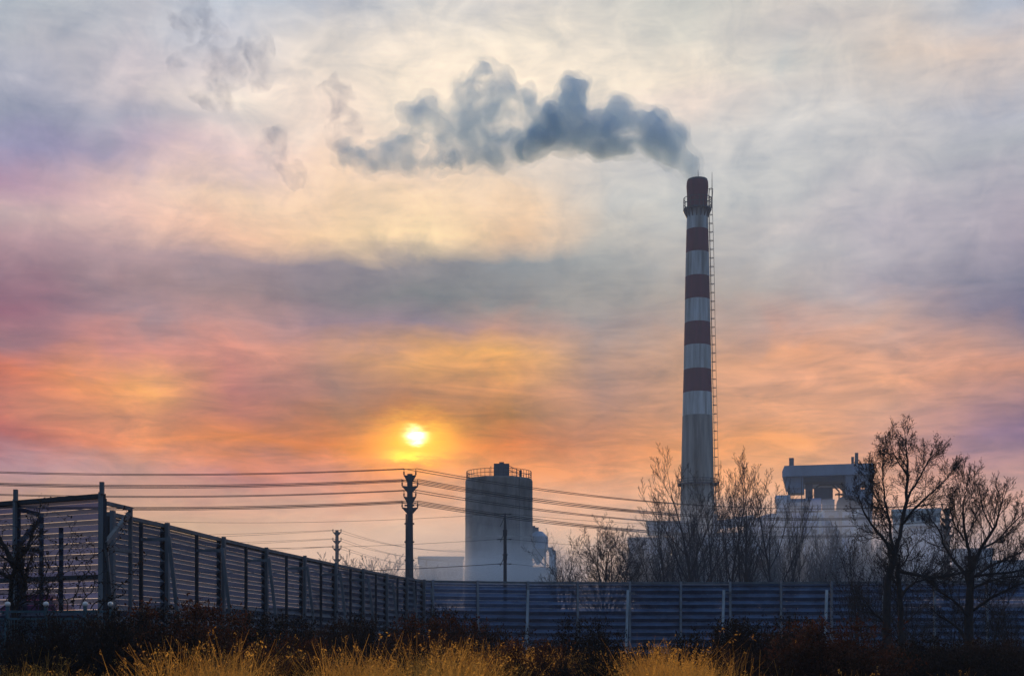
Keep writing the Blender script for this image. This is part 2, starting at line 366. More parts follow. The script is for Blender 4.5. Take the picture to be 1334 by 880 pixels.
# inner flue so the mouth is open
prof += [(prof[-1][0]*0.82, prof[-1][1]), (prof[-1][0]*0.82, prof[-1][1]-6)]; ms += [0, 0]
m_ = MB(); m_.lathe(prof, 40, mats=ms)
m_.build('shaft', [MT['red_band'], MT['white_band'], MT['chimney_grey']], ch, smooth=False)
top = cz(237); rt = wr(28, 240)
m_ = MB(); m_.lathe([(rt*0.80, top+0.02), (rt*0.98, top+0.02), (rt*0.92, top+0.6), (rt*0.80, top+0.6)], 36, cap=False); m_.build('rim', MT['dark_steel'], ch)
def gallery(py, w, name='platform', rail=2.2, supp=True):
    z = cz(py); r0 = wr(w, py) * 0.98; r1 = r0 + 1.0
    p = MB(); p.lathe([(r0, z), (r1, z), (r1, z+0.35), (r0, z+0.35)], 32, cap=False)
    po = p.build(name, MT['dark_steel'], ch)
    b = MB()
    for k in range(20):
        a = 2*math.pi*k/20; u = Vector((math.cos(a), math.sin(a), 0))
        b.bar(u*(r1-0.1)+Vector((0,0,z+0.3)), u*(r1-0.1)+Vector((0,0,z+rail)), 0.16)
    for h in (rail*0.55, rail):
        ring = [Vector(((r1-0.1)*math.cos(2*math.pi*k/32), (r1-0.1)*math.sin(2*math.pi*k/32), z+h)) for k in range(33)]
        b.tube(ring, 0.09, 4, cap=False)
    b.build('railing', MT['dark_steel'], po)
    if supp:
        b = MB()
        for k in range(16):
            a = 2*math.pi*(k+.5)/16; u = Vector((math.cos(a), math.sin(a), 0)); t = Vector((-math.sin(a), math.cos(a), 0))*0.15
            A = u*r0+Vector((0,0,z-2.2)); B = u*r0+Vector((0,0,z)); D = u*r1+Vector((0,0,z))
            b.add([A-t,B-t,D-t,A+t,B+t,D+t], [(0,1,2),(5,4,3),(0,3,4,1),(1,4,5,2),(2,5,3,0)])
        b.build('bracket', MT['dark_steel'], po)
gallery(274, 28, rail=3.2)
gallery(632, 43, rail=1.6, supp=False)
# caged ladder on the right side
lad = MB(); cage = MB()
zs = [cz(y) for y in range(262, 757, 4)]
def rad_at(z):
    pr = sorted(((zz, rr) for rr, zz in prof[:-2]))
    for (z0, r0), (z1, r1) in zip(pr, pr[1:]):
        if z0 <= z <= z1: return r0 + (r1-r0)*(z-z0)/(z1-z0+1e-9)
    return pr[-1][1]
zz = 2.0; last = None
while zz < cz(240):
    r = rad_at(zz); x = r + 0.25
    if last:
        for dy in (-0.35, 0.35): lad.bar((last[0], dy-0.6, last[1]), (x, dy-0.6, zz), 0.14)
        for q in range(4): 
            f = q/4; lad.bar((last[0]+(x-last[0])*f, -0.95, last[1]+(zz-last[1])*f), (last[0]+(x-last[0])*f, -0.25, last[1]+(zz-last[1])*f), 0.08)
        cage.bar((last[0]+1.0, -0.6, last[1]), (x+1.0, -0.6, zz), 0.12)
    cage.tube([(x, -1.1, zz), (x+0.5, -1.3, zz), (x+1.0, -0.6, zz), (x+0.5, 0.1, zz), (x, -0.1, zz)], 0.055, 4)
    cage.bar((r-0.3, -0.6, zz), (x+.95, -0.6, zz), 0.09)
    last = (x, zz); zz += 2.4
lad.build('ladder', MT['dark_steel'], ch); cage.build('ladder_cage', MT['dark_steel'], ch)
for (X, Yo, z0, h) in ((0.2, 0.0, top-0.2, 3.6), (rt+1.0, -0.6, cz(272), cz(225)-cz(272))):
    m_ = MB(); m_.tube([(X, Yo, z0), (X, Yo, z0+h*0.5), (X, Yo, z0+h)], [0.14, 0.11, 0.05], 6); m_.build('lightning_rod', MT['dark_steel'], ch)

# ------------------------------------------------------------------ smoke
def hull(name, sph, Y, mt_, vox, amp, grow=0.0, depth=1.0, seed=0):
    bm = bmesh.new(); rr = random.Random(seed)
    for (x, y, r) in sph:
        Yo = Y + rr.uniform(-0.25, 0.25) * r * Y / F * depth
        c = at(x, y, Yo); rw = (r + grow) * Y / F
        bmesh.ops.create_icosphere(bm, subdivisions=2, radius=rw, matrix=Matrix.Translation(c))
    me = bpy.data.meshes.new('tmp'); bm.to_mesh(me); bm.free()
    o = bpy.data.objects.new('tmp', me); C.objects.link(o)
    md = o.modifiers.new('r', 'REMESH'); md.mode = 'VOXEL'; md.voxel_size = vox
    dg = bpy.context.evaluated_depsgraph_get(); ev = o.evaluated_get(dg)
    m2 = bpy.data.meshes.new_from_object(ev); bpy.data.objects.remove(o); bpy.data.meshes.remove(me)
    n = len(m2.vertices); co = np.empty(n*3); m2.vertices.foreach_get('co', co); co = co.reshape(-1, 3)
    no = np.empty(n*3); m2.vertices.foreach_get('normal', no); no = no.reshape(-1, 3)
    for i in range(n):
        p = Vector(co[i])
        a = 0.0; s = 1/6.5; w = 1.0
        for _ in range(3):
            a += w * (1.0 - 2.4*abs(noise.noise(p * s))); s *= 2.1; w *= 0.5     # billows
        co[i] += no[i] * (a * 0.5 - 0.15) * amp
    m2.vertices.foreach_set('co', co.ravel()); m2.update()
    o = bpy.data.objects.new('tmp', m2); C.objects.link(o); md = o.modifiers.new('r', 'REMESH'); md.mode = 'VOXEL'; md.voxel_size = vox * .9
    m3 = bpy.data.meshes.new_from_object(o.evaluated_get(bpy.context.evaluated_depsgraph_get())); bpy.data.objects.remove(o); m2 = m3
    m2.materials.clear(); m2.materials.append(mt_); m2.name = name
    o = bpy.data.objects.new(name, m2); C.objects.link(o)
    return o
def smokemat(name, col, dens, lo, hi, ns, step):
    m, t, v = volmat(name, col, dens, 0.1); n = t.nodes
    tc = n.new('ShaderNodeTexCoord'); no = n.new('ShaderNodeTexNoise'); no.inputs['Scale'].default_value = ns; no.inputs['Detail'].default_value = 4; no.inputs['Roughness'].default_value = 0.6
    no.inputs['Distortion'].default_value = 0.6
    t.links.new(tc.outputs['Object'], no.inputs['Vector'])
    mr = n.new('ShaderNodeMapRange'); mr.interpolation_type = 'SMOOTHSTEP'; t.links.new(no.outputs[0], mr.inputs[0]); mr.inputs[1].default_value = lo; mr.inputs[2].default_value = hi; mr.inputs[4].default_value = dens
    t.links.new(mr.outputs[0], v.inputs['Density'])
    m.cycles.volume_step_rate = step
    return m
dense = [(904,228,8),(901,219,11),(896,211,12),(890,204,14),(878,194,19),(864,184,22),(878,176,14),(858,158,13),(846,176,26),(832,160,18),(826,178,24),(808,146,17),(804,170,28),(786,176,26),(776,160,20),(762,170,26),(748,116,17),(746,136,22),(748,160,28),(728,178,24),(722,150,16),(704,186,20),(688,194,15)]
mid = [(592,192,14),(604,178,14),(618,160,14),(600,150,12),(624,186,14),(646,202,12),(672,198,12),(590,206,12),(566,198,10),(545,172,11),(526,188,8),(706,170,20),(690,178,18),(670,186,17),(668,160,16),(655,192,14),(650,150,18),(640,172,18),(628,100,13),(622,112,15),(640,118,14),(656,112,13),(606,118,9),(624,138,17),(610,132,12),(636,196,12),(615,205,10),(690,150,14),(684,128,11),(556,144,12),(548,152,14),(566,158,14),(578,168,14),(590,172,9),(536,146,8),(596,204,12),(575,210,10),(556,212,9),(534,206,11),(516,200,11),(500,206,11),(484,210,12),(468,208,12),(452,202,9),(608,190,12)]
thin = [(436,122,10),(440,134,9),(452,166,9),(446,178,7),(360,190,10),(358,202,8),(384,228,6),(330,64,13),(322,78,15),(336,94,9),(300,88,12),(270,88,17),(248,92,16),(280,70,10),(262,106,10),(282,124,9),(286,134,6),(262,36,10),(274,48,9),(248,18,11),(262,22,9),(236,14,9),(284,58,6)]
BL = (0.60, 0.84, 1.0)
md_ = smokemat('outer blue smoke', BL, 0.10, 0.34, 0.60, 0.10, 0.10); mc_ = smokemat('core blue smoke', BL, 0.22, 0.30, 0.54, 0.13, 0.10)
sm = hull('smoke_plume', dense, YC, md_, 0.8, 2.6, grow=6, seed=1)
tag(sm, 'blue grey smoke plume blowing left from the tall banded chimney', 'smoke')
hull('dense_smoke', dense, YC, mc_, 0.7, 2.4, grow=-.5, seed=1).parent = sm
hull('drifting_smoke', mid, YC, smokemat('drifting blue smoke', BL, 0.12, 0.37, 0.62, 0.11, 0.10), 0.8, 3.4, grow=8, seed=2).parent = sm
hull('drifting_smoke_core', mid, YC, smokemat('drifting smoke core', BL, 0.20, 0.36, 0.60, 0.13, 0.10), 0.8, 3.0, grow=1, seed=2).parent = sm
hull('smoke_wisp', thin, YC, smokemat('thin smoke wisps', (0.44,0.58,0.80), 0.11, 0.46, 0.66, 0.15, 0.10), 0.8, 3.6, grow=11, seed=3).parent = sm

# ------------------------------------------------------------------ concrete silo
YS = 230.0
sx = at(650, 757, YS).x; sr = (at(694, 700, YS).x - at(606, 700, YS).x) / 2
ztop = at(650, 619, YS - sr).z
si = thing('concrete_silo', 'round grey concrete silo with a railing and box on its roof', 'silo', (sx, YS, 0))
m_ = MB(); m_.lathe([(sr*1.02,0),(sr*1.02,14.4),(sr*1.0,14.45),(sr*0.995,ztop-0.3),(sr*0.97,ztop)], 64); m_.build('wall', MT['concrete'], si)
m_ = MB()
for k in range(44):
    a = 2*math.pi*k/44; m_.bar((sr*.96*math.cos(a), sr*.96*math.sin(a), ztop-0.05), (sr*.96*math.cos(a), sr*.96*math.sin(a), ztop+1.3), 0.07)
for h in (0.65, 1.3): m_.tube([(sr*.96*math.cos(2*math.pi*k/48), sr*.96*math.sin(2*math.pi*k/48), ztop+h) for k in range(49)], 0.05, 4, cap=False)
m_.build('railing', MT['dark_steel'], si)
bx0 = at(643.5, 610, YS).x - sx; bx1 = at(663.5, 610, YS).x - sx
m_ = MB(); m_.box((bx0,-1.6,ztop), (bx1,1.4,at(650,605,YS).z)); m_.box((bx0+.9,-1.0,at(650,605,YS).z), (bx1-.9,0.8,at(650,604,YS).z+.2)); m_.build('head_house', MT['clad_dark'], si)
m_ = MB(); m_.bar((bx1,-1,ztop+2.2), (bx1+1.9,-1,ztop+1.3), .09); m_.bar((bx1,-1,ztop+1.5), (bx1+1.9,-1,ztop+.7), .09); m_.bar((bx1+1.9,-1,ztop), (bx1+1.9,-1,ztop+1.5), .4, .4);
m_a = MB(); m_a.bar((bx0-.5,-1.4,ztop), (bx0-.5,-1.4,ztop+2.1), .1); m_a.build('antenna', MT['dark_steel'], si)
for k in range(4): m_.bar((bx1+.3+k*.5,-1,ztop), (bx1+.3+k*.5,-1,ztop+2.1-.22*k), .07)
m_.build('stair_rail', MT['dark_steel'], si)

for k in range(1, 9):
    q = MB(); z = ztop * k / 9.0; q.lathe([(sr*1.0012, z), (sr*1.0035, z+.04), (sr*1.0035, z+.16), (sr*1.0012, z+.2)], 64, cap=False); q.build('pour_joint', MT['chimney_grey'], si)
q = MB()
for s_ in (-.28, .28): q.bar((sr*.55 + s_, -sr*.86, 1), (sr*.55 + s_, -sr*.86, ztop + 1), .06)
for k in range(46): q.bar((sr*.55 - .28, -sr*.86, 1 + k*.48), (sr*.55 + .28, -sr*.86, 1 + k*.48), .04)
q.build('ladder', MT['dark_steel'], si)
# steel hopper bin beside it
def X(px, py, Y): return at(px, py, Y).x
def Z(py, Y): return at(667, py, Y).z
YB = 236.0
hx = X(701, 710, YB); hr = X(714, 710, YB) - hx
hp = thing('hopper_bin', 'small blue steel hopper bin on legs right beside the concrete silo', 'hopper', (hx, YB, 0))
z1, z2, z3, z4 = Z(735, YB), Z(715, YB), Z(699, YB), Z(692, YB)
m_ = MB(); m_.lathe([(hr,z2),(hr,z3),(hr*.45,z4),(0.05,z4+.1)], 28); m_.build('bin', MT['bin_blue'], hp)
m_ = MB(); m_.lathe([(0.25,z1),(hr,z2-.01)], 28); m_.build('cone', MT['clad_dark'], hp)
m_ = MB(); m_.box((-1.0,-.6,z4-.3),(.1,.6,z4+.7)); m_.box((-1.15,-.7,z4+.7),(-.5,.7,z4+.95)); m_.build('inlet', MT['clad_dark'], hp)
for sx_ in (-1, 1):
    for sy_ in (-1, 1):
        m_ = MB(); m_.bar((sx_*hr*.72, sy_*hr*.72, Z(738,YB)), (sx_*hr*.72, sy_*hr*.72, z2+.3), .22); m_.bar((sx_*hr*.72, sy_*hr*.72, Z(738,YB)), (0, sy_*hr*.72, z2-1.6), .12); m_.build('leg', MT['dark_steel'], hp)
m_ = MB(); m_.box((-hr, -2, 0), (X(725,740,YB)-hx, 3, Z(739,YB))); m_.build('base', MT['concrete'], hp)
m_ = MB(); m_.box((X(715.5,740,YB)-hx, -1, Z(739,YB)), (X(724,740,YB)-hx, 2, Z(717,YB))); m_.box((X(714,740,YB)-hx,-1.2,Z(717,YB)),(X(720,740,YB)-hx,2.2,Z(713,YB))); m_.build('stair_tower', MT['clad_blue'], hp)

# ------------------------------------------------------------------ boiler house and plant buildings
def pbox(mb, x0, y0, x1, y1, Y, dep, o=(0,0,0), m=0, xr=None):
    a = X(x0, y1, Y); b = X(x1, y1, Y)
    mb.box((a - o[0], Y - o[1], Z(y1, Y)), (b - o[0], Y + dep - o[1], Z(y0, Y)), m)
YF = 420.0
ob = (X(1080, 757, YF), YF, 0)
bh = thing('boiler_house', 'big blue grey boiler house with an open top floor under a flat roof slab', 'building', ob)
def part(name, m, boxes, par=None, Yp=YF):
    q = MB()
    for b in boxes: pbox(q, *b, o=ob)
    return q.build(name, m, par or bh)
rf = MB()
A = [(1022,612),(1025,604.5),(1138,604.5),(1140,618.5),(1022,618.5)]
fr = [(X(x,y,YF-2)-ob[0], -2, Z(y,YF-2)) for x, y in A]; bk = [(p[0], 34, p[2]) for p in fr]
rf.add(fr+bk, [(0,1,2,3,4),(9,8,7,6,5)]+[(i,i+5,(i+1)%5+5,(i+1)%5) for i in range(5)])
rfo = rf.build('roof', MT['clad_blue'], bh)
for (a,b,c) in ((1029,1035,594.5),(1108,1111.5,595.5),(1112.5,1117,590.5)):
    q = MB(); pbox(q, a, c, b, 604.3, YF, 2.0, o=ob); q.build('vent', MT['clad_dark'], rfo)
part('coal_bunker', MT['clad_blue'], [(1024,618.7,1047,634,YF,10),(1026,634,1047,640,YF+1,8)])
part('header_beam', MT['clad_dark'], [(1047,618.7,1102,627,YF+1,6),(1047,627,1056,648,YF+3,6),(1095,627,1102,648,YF+3,4)])
part('stair_wing', MT['clad_blue'], [(1102,618.7,1121,648,YF-1,14),(1127.5,618.7,1137,648,YF-1,14),(1121,618.7,1127.5,628,YF-1,14),(1121,638,1127.5,648,YF-1,14)])
part('machine_box', MT['clad_dark'], [(1056,634.5,1080,652,YF+5,9)])
q = MB()
for (x0,y0,x1,y1) in ((1056,634,1068,627),(1072,627,1085,640),(1078,628,1096,645),(1085,640,1085,650),(1090,634,1090,650),(1080,644,1096,644),(1060,631,1098,631)):
    q.bar(Vector(at(x0,y0,YF+8))-Vector(ob), Vector(at(x1,y1,YF+8))-Vector(ob), .45)
q.build('bracing', MT['dark_steel'], bh)
part('upper_floor', MT['clad_blue'], [(1030,648,1058,664,YF-2,26),(1073,650,1089,664,YF-2,26),(1121,648,1136,664,YF-2,26)])
part('cladding_panel', MT['clad_violet'], [(1058,648,1073,664,YF-3,20)])
q = MB(); c0 = X(1105,655,YF)-ob[0]; rr_ = X(1121,655,YF)-X(1105,655,YF)
prf = [(c0 + rr_*math.cos(t)*1.0, Z(664,YF) + (Z(647,YF)-Z(664,YF))*max(0, math.sin(t))**0.6) for t in [math.pi*k/16 for k in range(17)]]
q.add([(x,-4,z) for x,z in prf]+[(x,16,z) for x,z in prf], [tuple(range(17))[::-1], tuple(range(17,34))]+[(i,i+1,i+18,i+17) for i in range(16)]+[(16,0,17,33)])
q.build('duct_hood', MT['clad_dark'], bh)
part('ledge', MT['clad_dark'], [(1018,664,1141,666.5,YF-6,20)])
cols = ['clad_light','clad_violet','clad_light','clad_blue','clad_light','clad_blue']
xsn = [1012,1038,1060,1081,1103,1120,1141]
for i in range(6): part('wall', MT[cols[i]], [(xsn[i],666.6,xsn[i+1]-.4,700,YF-6,30)])
for i in range(6): part('wall', MT[cols[(i+3)%6]], [(xsn[i]+3*(i%2),701,xsn[i+1]-.4+3*((i+1)%2),757,YF-8,30)])
part('pipe_rack', MT['steel'], [(1012,684,1141,685.3,YF-9,1.2),(1012,695,1141,696,YF-9,1.2)]+[(x,684,x+.8,757,YF-9.3,.5) for x in range(1016,1141,11)])
for k, x_ in enumerate((1046, 1069, 1094, 1112, 1128)):
    q = MB(); z0_, z1_ = Z(750, YF), Z(669 + 4*(k % 2), YF); px_ = X(x_, 700, YF) - ob[0]
    q.tube([(px_, -9.6, z0_), (px_, -9.6, z1_), (px_ + .9, -8.4, z1_ + .9)], .42, 8); q.build('pipe', MT['clad_white' if k % 2 else 'clad_dark'], bh, smooth=True)
for x_ in (1018, 1032, 1064, 1086, 1106, 1124):
    for y_ in (671, 689):
        q = MB(); pbox(q, x_, y_, x_ + 7, y_ + 5, YF - 6.12, .2, o=ob); q.build('window', MT['clad_dark'], bh)
for (x_, y0_, y1_) in ((1047.6, 619, 663), (1101.5, 619, 663), (1137.5, 619, 664)):
    q = MB(); pbox(q, x_, y0_, x_ + 1.2, y1_, YF - 3.4, .6, o=ob); q.build('column', MT['dark_steel'], bh)
q = MB()
for k in range(27): q.bar((X(1030 + k*4, 664, YF)-ob[0], -5.8, Z(664, YF)), (X(1030 + k*4, 664, YF)-ob[0], -5.8, Z(660.5, YF)), .14)
q.bar((X(1030, 661, YF)-ob[0], -5.8, Z(660.5, YF)), (X(1134, 661, YF)-ob[0], -5.8, Z(660.5, YF)), .16); q.build('railing', MT['dark_steel'], bh)
part('left_annex', MT['clad_light'], [(1012,643,1031,653,YF-1,12),(1014,653.2,1031,666,YF-1,11)])
q = MB(); pr_ = [(981,681),(990,672),(1003,667.5),(1011.5,667),(1011.5,757),(977,757),(977,686)]
f_ = [(X(x,y,YF-4)-ob[0], -4, Z(y,YF-4)) for x,y in pr_]; b_ = [(p[0], 20, p[2]) for p in f_]; n_ = len(f_)
q.add(f_+b_, [tuple(range(n_)), tuple(range(2*n_-1,n_-1,-1))]+[(i,i+n_,(i+1)%n_+n_,(i+1)%n_) for i in range(n_)]); q.build('coal_shed', MT['clad_violet'], bh)

bh.rotation_euler.z = -math.atan2(ob[0], ob[1])
def building(name, label, Y, boxes, mats, cat='building', wins=None):
    o = (X(boxes[0][0], 757, Y), Y, 0); b = thing(name, label, cat, o)
    for i, (x0,y0,x1,y1,dy,dep) in enumerate(boxes):
        q = MB(); pbox(q, x0,y0,x1,y1, Y+dy, dep, o=o)
        w = q.build('wall', MT[mats[i]], b)
        q = MB(); a = X(x0,y0,Y+dy)-o[0]; c = X(x1,y0,Y+dy)-o[0]; z = Z(y0,Y+dy); q.box((a-.3,dy-.3,z+.003),(c+.3,dy+dep+.3,z+.5)); q.build('roof', MT['clad_dark'] if mats[i] != 'clad_white' else MT['clad_white'], b)
    for (x0,y0,x1,y1,dy,n) in wins or []:
        for k in range(n):
            w0 = x0+(x1-x0)*k/n; w1 = x0+(x1-x0)*(k+.6)/n
            q = MB(); pbox(q, w0,y0,w1,y1, Y+dy-.06, .1, o=o); q.build('window', MT['clad_dark'], b)
    b.rotation_euler.z = -math.atan2(o[0], o[1])
    return b
building('workshop_building', 'low pale building with a stepped roof left of the concrete silo', 300, [(546,727,603,775,0,20),(560,740,597,775,-8,7.5)], ['clad_white','clad_white'], wins=[(563,744,595,749,-8,6)])
building('turbine_hall', 'blue grey hall behind the bare trees left of the chimney foot', 340, [(819,702,874,775,0,25),(842,681,896,694,2,10),(858,694.4,862,702,3,4),(876,697,984,775,4,25)], ['clad_blue','clad_blue','clad_dark','clad_light'], wins=[(880,712,980,718,4,9)])
building('transfer_tower', 'small dark block standing just right of the chimney foot', 350, [(928,672,934,775,0,6),(934,700,945,775,0,6)], ['clad_blue','clad_light'])
building('office_block', 'pale multi storey block seen through the right hand tree branches', 300, [(1163,666,1222,775,0,16),(1196,688,1240,775,-6,5.5)], ['clad_white','clad_light'], wins=[(1165,674,1220,679,0,8),(1165,690,1194,695,0,4)])
building('storage_building', 'low blue grey building behind the far right tree', 320, [(1240,717,1290,775,0,16),(1290.5,733,1345,775,0,16)], ['clad_blue','clad_light'])
# covered conveyor running into the boiler house
cv_ = thing('conveyor_gallery', 'raised covered conveyor between chimney foot and boiler house', 'conveyor', at(945, 757, 400))
o3 = Vector(cv_.location); o3.z = 0; cv_.location = o3
q = MB(); q.bar(at(896,690,398)-o3, at(980,676,402)-o3, 3.0, 2.6); q.build('gallery', MT['clad_blue'], cv_)
for x in (915, 945, 970):
    q = MB(); p = at(x, 688-(x-896)*.165, 400)-o3; q.bar((p.x,p.y,0),(p.x,p.y,p.z),.7); q.build('leg', MT['dark_steel'], cv_)

# low steam round the foot of the plant
mm, _, _ = volmat('pale ground steam', (0.82, 0.88, 0.92), 0.050, 0.0)
q = MB()
def ell(mb, c, r, n=20, k=12):
    prof = [(max(0.01, math.sin(math.pi*i/k)), -math.cos(math.pi*i/k)) for i in range(k+1)]
    b = len(mb.v); mb.lathe(prof, n)
    for i in range(b, len(mb.v)):
        v = mb.v[i]; w = 1 + 0.25*noise.noise(Vector(v)*1.7+Vector(c)); mb.v[i] = (c[0]+v[0]*r[0]*w, c[1]+v[1]*r[1]*w, c[2]+v[2]*r[2]*w)
for k, (x, y, Y, a, b, c, dn) in enumerate([(636,757,209,12,6,3.5,.045),(650,757,211,15,7,6,.024),(628,757,213,19,8,8.5,.014),(660,757,210,22,8,11,.009),(606,757,214,9,6,5,.02),(688,757,208,11,6,6,.02),(646,757,206,28,9,14,.004)]):
    mm, _, _ = volmat('pale ground steam', (0.84, 0.88, 0.91), dn*1.25, 0.0); q = MB(); p = at(x, y, Y); ell(q, (0,0,0), (a,b,c), 28, 16)
    so_ = q.build('steam', mm, smooth=True); so_.location = p; tag(so_, kind='stuff')
mm2, _, _ = volmat('pale plant steam', (0.78, 0.86, 0.95), 0.024, 0.0)
q = MB()
for (x,y,Y,a,b,c) in [(872,752,176,13,9,9),(915,750,182,14,10,10),(968,752,178,15,9,9),(1025,752,184,15,10,10),(1085,750,180,15,9,9),(1135,752,178,14,9,8),(1050,735,345,34,14,16),(950,735,340,30,14,16),(1212,752,262,26,14,10),(812,754,190,13,9,6)]:
    p = at(x,y,Y); ell(q, (p.x,p.y,p.z), (a,b,c))
tag(q.build('steam', mm2, smooth=True), kind='stuff')

# ------------------------------------------------------------------ poles and wires
def big_pole(px, Y, levels, label, w0=0.36, w1=0.56, mname='dark_steel', extra=True):
    base = at(px, 757, Y); base.z = 0
    o = thing('utility_pole', label, 'utility pole', base, 'steel utility poles carrying the main lines')
    zt = Z(levels[0], Y) + 0.2
    q = MB(); q.tube([(0,0,0),(0,0,zt*.5),(0,0,zt)], [w1, (w0+w1)/2, w0], 12); q.build('pole', MT[mname], o)
    ends = []
    for i, ly in enumerate(levels):
        z = Z(ly, Y); L_ = .78 if i % 2 == 0 else 1.02
        q = MB()
        for s in (-1, 1):
            q.hexa([(s*.1,-.14,z-.75),(s*.42,-.14,z-.75),(s*.42,.14,z-.75),(s*.1,.14,z-.75),(s*.1,-.14,z-.15),(s*L_,-.14,z-.05),(s*L_,.14,z-.05),(s*.1,.14,z-.15)])
            q.bar((s*.1,0,z-.12),(s*L_,0,z-.02), .22, .18)
        ao = q.build('crossarm', MT[mname], o)
        for s in (-1, 1):
            q = MB(); q.bar((s*L_,0,z-.1),(s*L_,0,z+.9),.08); q.bar((s*L_,0,z+.9),(s*(L_+.18),0,z+.9),.08)
            q.lathe([(.07,z+.1),(.12,z+.2),(.07,z+.3),(.12,z+.4),(.07,z+.5)], 8, c=(s*L_,0,0)); q.build('insulator', MT['dark_steel'], ao)
        ends.append((z, L_))
    if extra:
        q = MB()
        q.bar((-w1*.95,-.1,3),(-w0*1.35,-.1,Z(levels[-1]+8,Y)),.16)
        for k in range(7): 
            z = 6 + k*2.4; q.bar((-w1*1.25,-.2,z),(w1*1.05,-.2,z),.14,.22)
        q.build('conduit', MT['dark_steel'], o)
    return o, ends
LV = [619, 633, 647, 661]; LVR = [663, 675, 685, 696]
YM, YR = 180.0, 220.0
P1, e1 = big_pole(534, YM, LV, 'tall dark steel utility pole standing left of the concrete silo')
P2, e2 = big_pole(1234, YR, LVR, 'dark utility pole between the two right hand trees')
PL = at(-420, 757, 168); PL.z = 0
def catenary(a, b, sag, n=26):
    return [a.lerp(b, t/n) + Vector((0,0,-4*sag*(t/n)*(1-t/n))) for t in range(n+1)]
def wire(a, b, sag, r, label, group='overhead power lines', n=26, name='power_line'):
    q = MB(); q.tube(catenary(a, b, sag, n), r, 5); return tag(q.build(name, MT['wire'], smooth=True), label, 'power line', group)
lvn = ['top', 'second', 'third', 'lowest']
for i in range(4):
    z1_, L1 = e1[i]; z2_, L2 = e2[i]
    offs = [(-1,0.9),(1,0.9)] if i % 2 == 0 else [(-1,0.9),(-1,0.72),(1,0.9),(1,0.72)]
    for k, (s, dz) in enumerate(offs):
        a = Vector((P1.location.x + s*(L1+.15)*(1 if s < 0 else 1), YM, z1_+dz))
        b = Vector((P2.location.x + s*(L2+.15), YR, z2_+dz))
        # the two sides of the bundle leave the pole at their own height
        wire(a, b, 2.55 + 0.05*k, 0.045, f'black cable of the {lvn[i]} bundle running right from the tall pole')
        c = Vector((PL.x + s*L1, PL.y + s*1.4, z1_+dz + 0.25 + 0.05*k))
        wire(a, c, 1.55 + 0.04*k, 0.042, f'black cable of the {lvn[i]} bundle running left from the tall pole')
# far small pole
YP = 270.0
fp = thing('utility_pole', 'small distant pole above the curved fence left of the tall pole', 'utility pole', (X(439,757,YP), YP, 0))
q = MB(); q.tube([(0,0,0),(0,0,Z(690,YP))],[.5,.32],10); q.build('pole', MT['dark_steel'], fp)
for ly in (692, 703, 713, 727):
    q = MB(); z = Z(ly,YP); q.hexa([(-.35,-.2,z-.7),(.35,-.2,z-.7),(.35,.2,z-.7),(-.35,.2,z-.7),(-.85,-.2,z-.1),(.85,-.2,z-.1),(.85,.2,z-.1),(-.85,.2,z-.1)])
    for s in (-1,1): q.bar((s*.8,0,z-.1),(s*.8,0,z+.5),.16)
    q.build('crossarm', MT['dark_steel'], fp)
for j, ly in enumerate((690, 701, 711)):
    for s in (-1, 1):
        a = Vector((fp.location.x + s*.8, YP, Z(ly,YP)))
        b = at(650, [716, 730, 741][j] + s, YS + 2); wire(a, b, 1.6, .028, f'thin far cable, {["highest","middle","lowest"][j]} pair right of the small distant pole', 'thin far power lines')
        c = at(-150, [694, 705, 714][j] + s, 275); wire(a, c, 1.2 + .2*s, .028, f'thin far cable, {["highest","middle","lowest"][j]} pair left of the small distant pole', 'thin far power lines')
# thin wooden pole in front of the silo
YT = 110.0
tp = thing('utility_pole', 'thin wooden pole standing in front of the concrete silo', 'utility pole', (X(658,757,YT), YT, 0))
q = MB(); q.tube([(0,0,0),(0,0,Z(690,YT)),(0,0,Z(668,YT))],[.16,.13,.05],8); q.build('pole', MT['dark_steel'], tp)
for ly, w in ((671,.0),(691,.18),(722,.2)):
    q = MB(); z = Z(ly,YT)
    if w: q.box((-w,-.15,z-.05),(w,.15,z+.05)); q.box((-.16,-.16,z-.4),(.16,.16,z-.1))
    q.bar((-.02,0,z-.1),(-.4,0,z-.9),.05)
    q.build('bracket', MT['dark_steel'], tp)
for ly in (669, 702, 734):
    q = MB(); z = Z(ly,YT)
    for s, a_, b_2 in ((-1,.32,.62),(1,.30,.50)):
        q.tube([(s*a_,0,z),(s*b_2,0,z)], .045, 6)
        for k in range(3): q.lathe([(.03,-.03),(.09,0),(.03,.03)], 8, c=(s*(a_+(b_2-a_)*(k+.5)/3),0,z))
    q.bar((-.32,0,z),(.32,0,z),.05); q.build('insulator', MT['dark_steel'], tp)
for ly, ld in ((669,'highest'),(702,'middle'),(734,'lowest')):
    z = Z(ly,YT); a = Vector((tp.location.x-.6, YT, z)); b = at(150, ly+8 if ly < 730 else 742, 125)
    wire(a, b, .45, .013 if ly < 730 else .026, f'{ld} thin wire running left from the wooden pole in front of the silo', 'wires of the thin wooden pole')
    a = Vector((tp.location.x+.5, YT, z)); b = at(1010, ly+14, 130); wire(a, b, .4, .013, f'{ld} thin wire running right from the wooden pole in front of the silo', 'wires of the thin wooden pole')

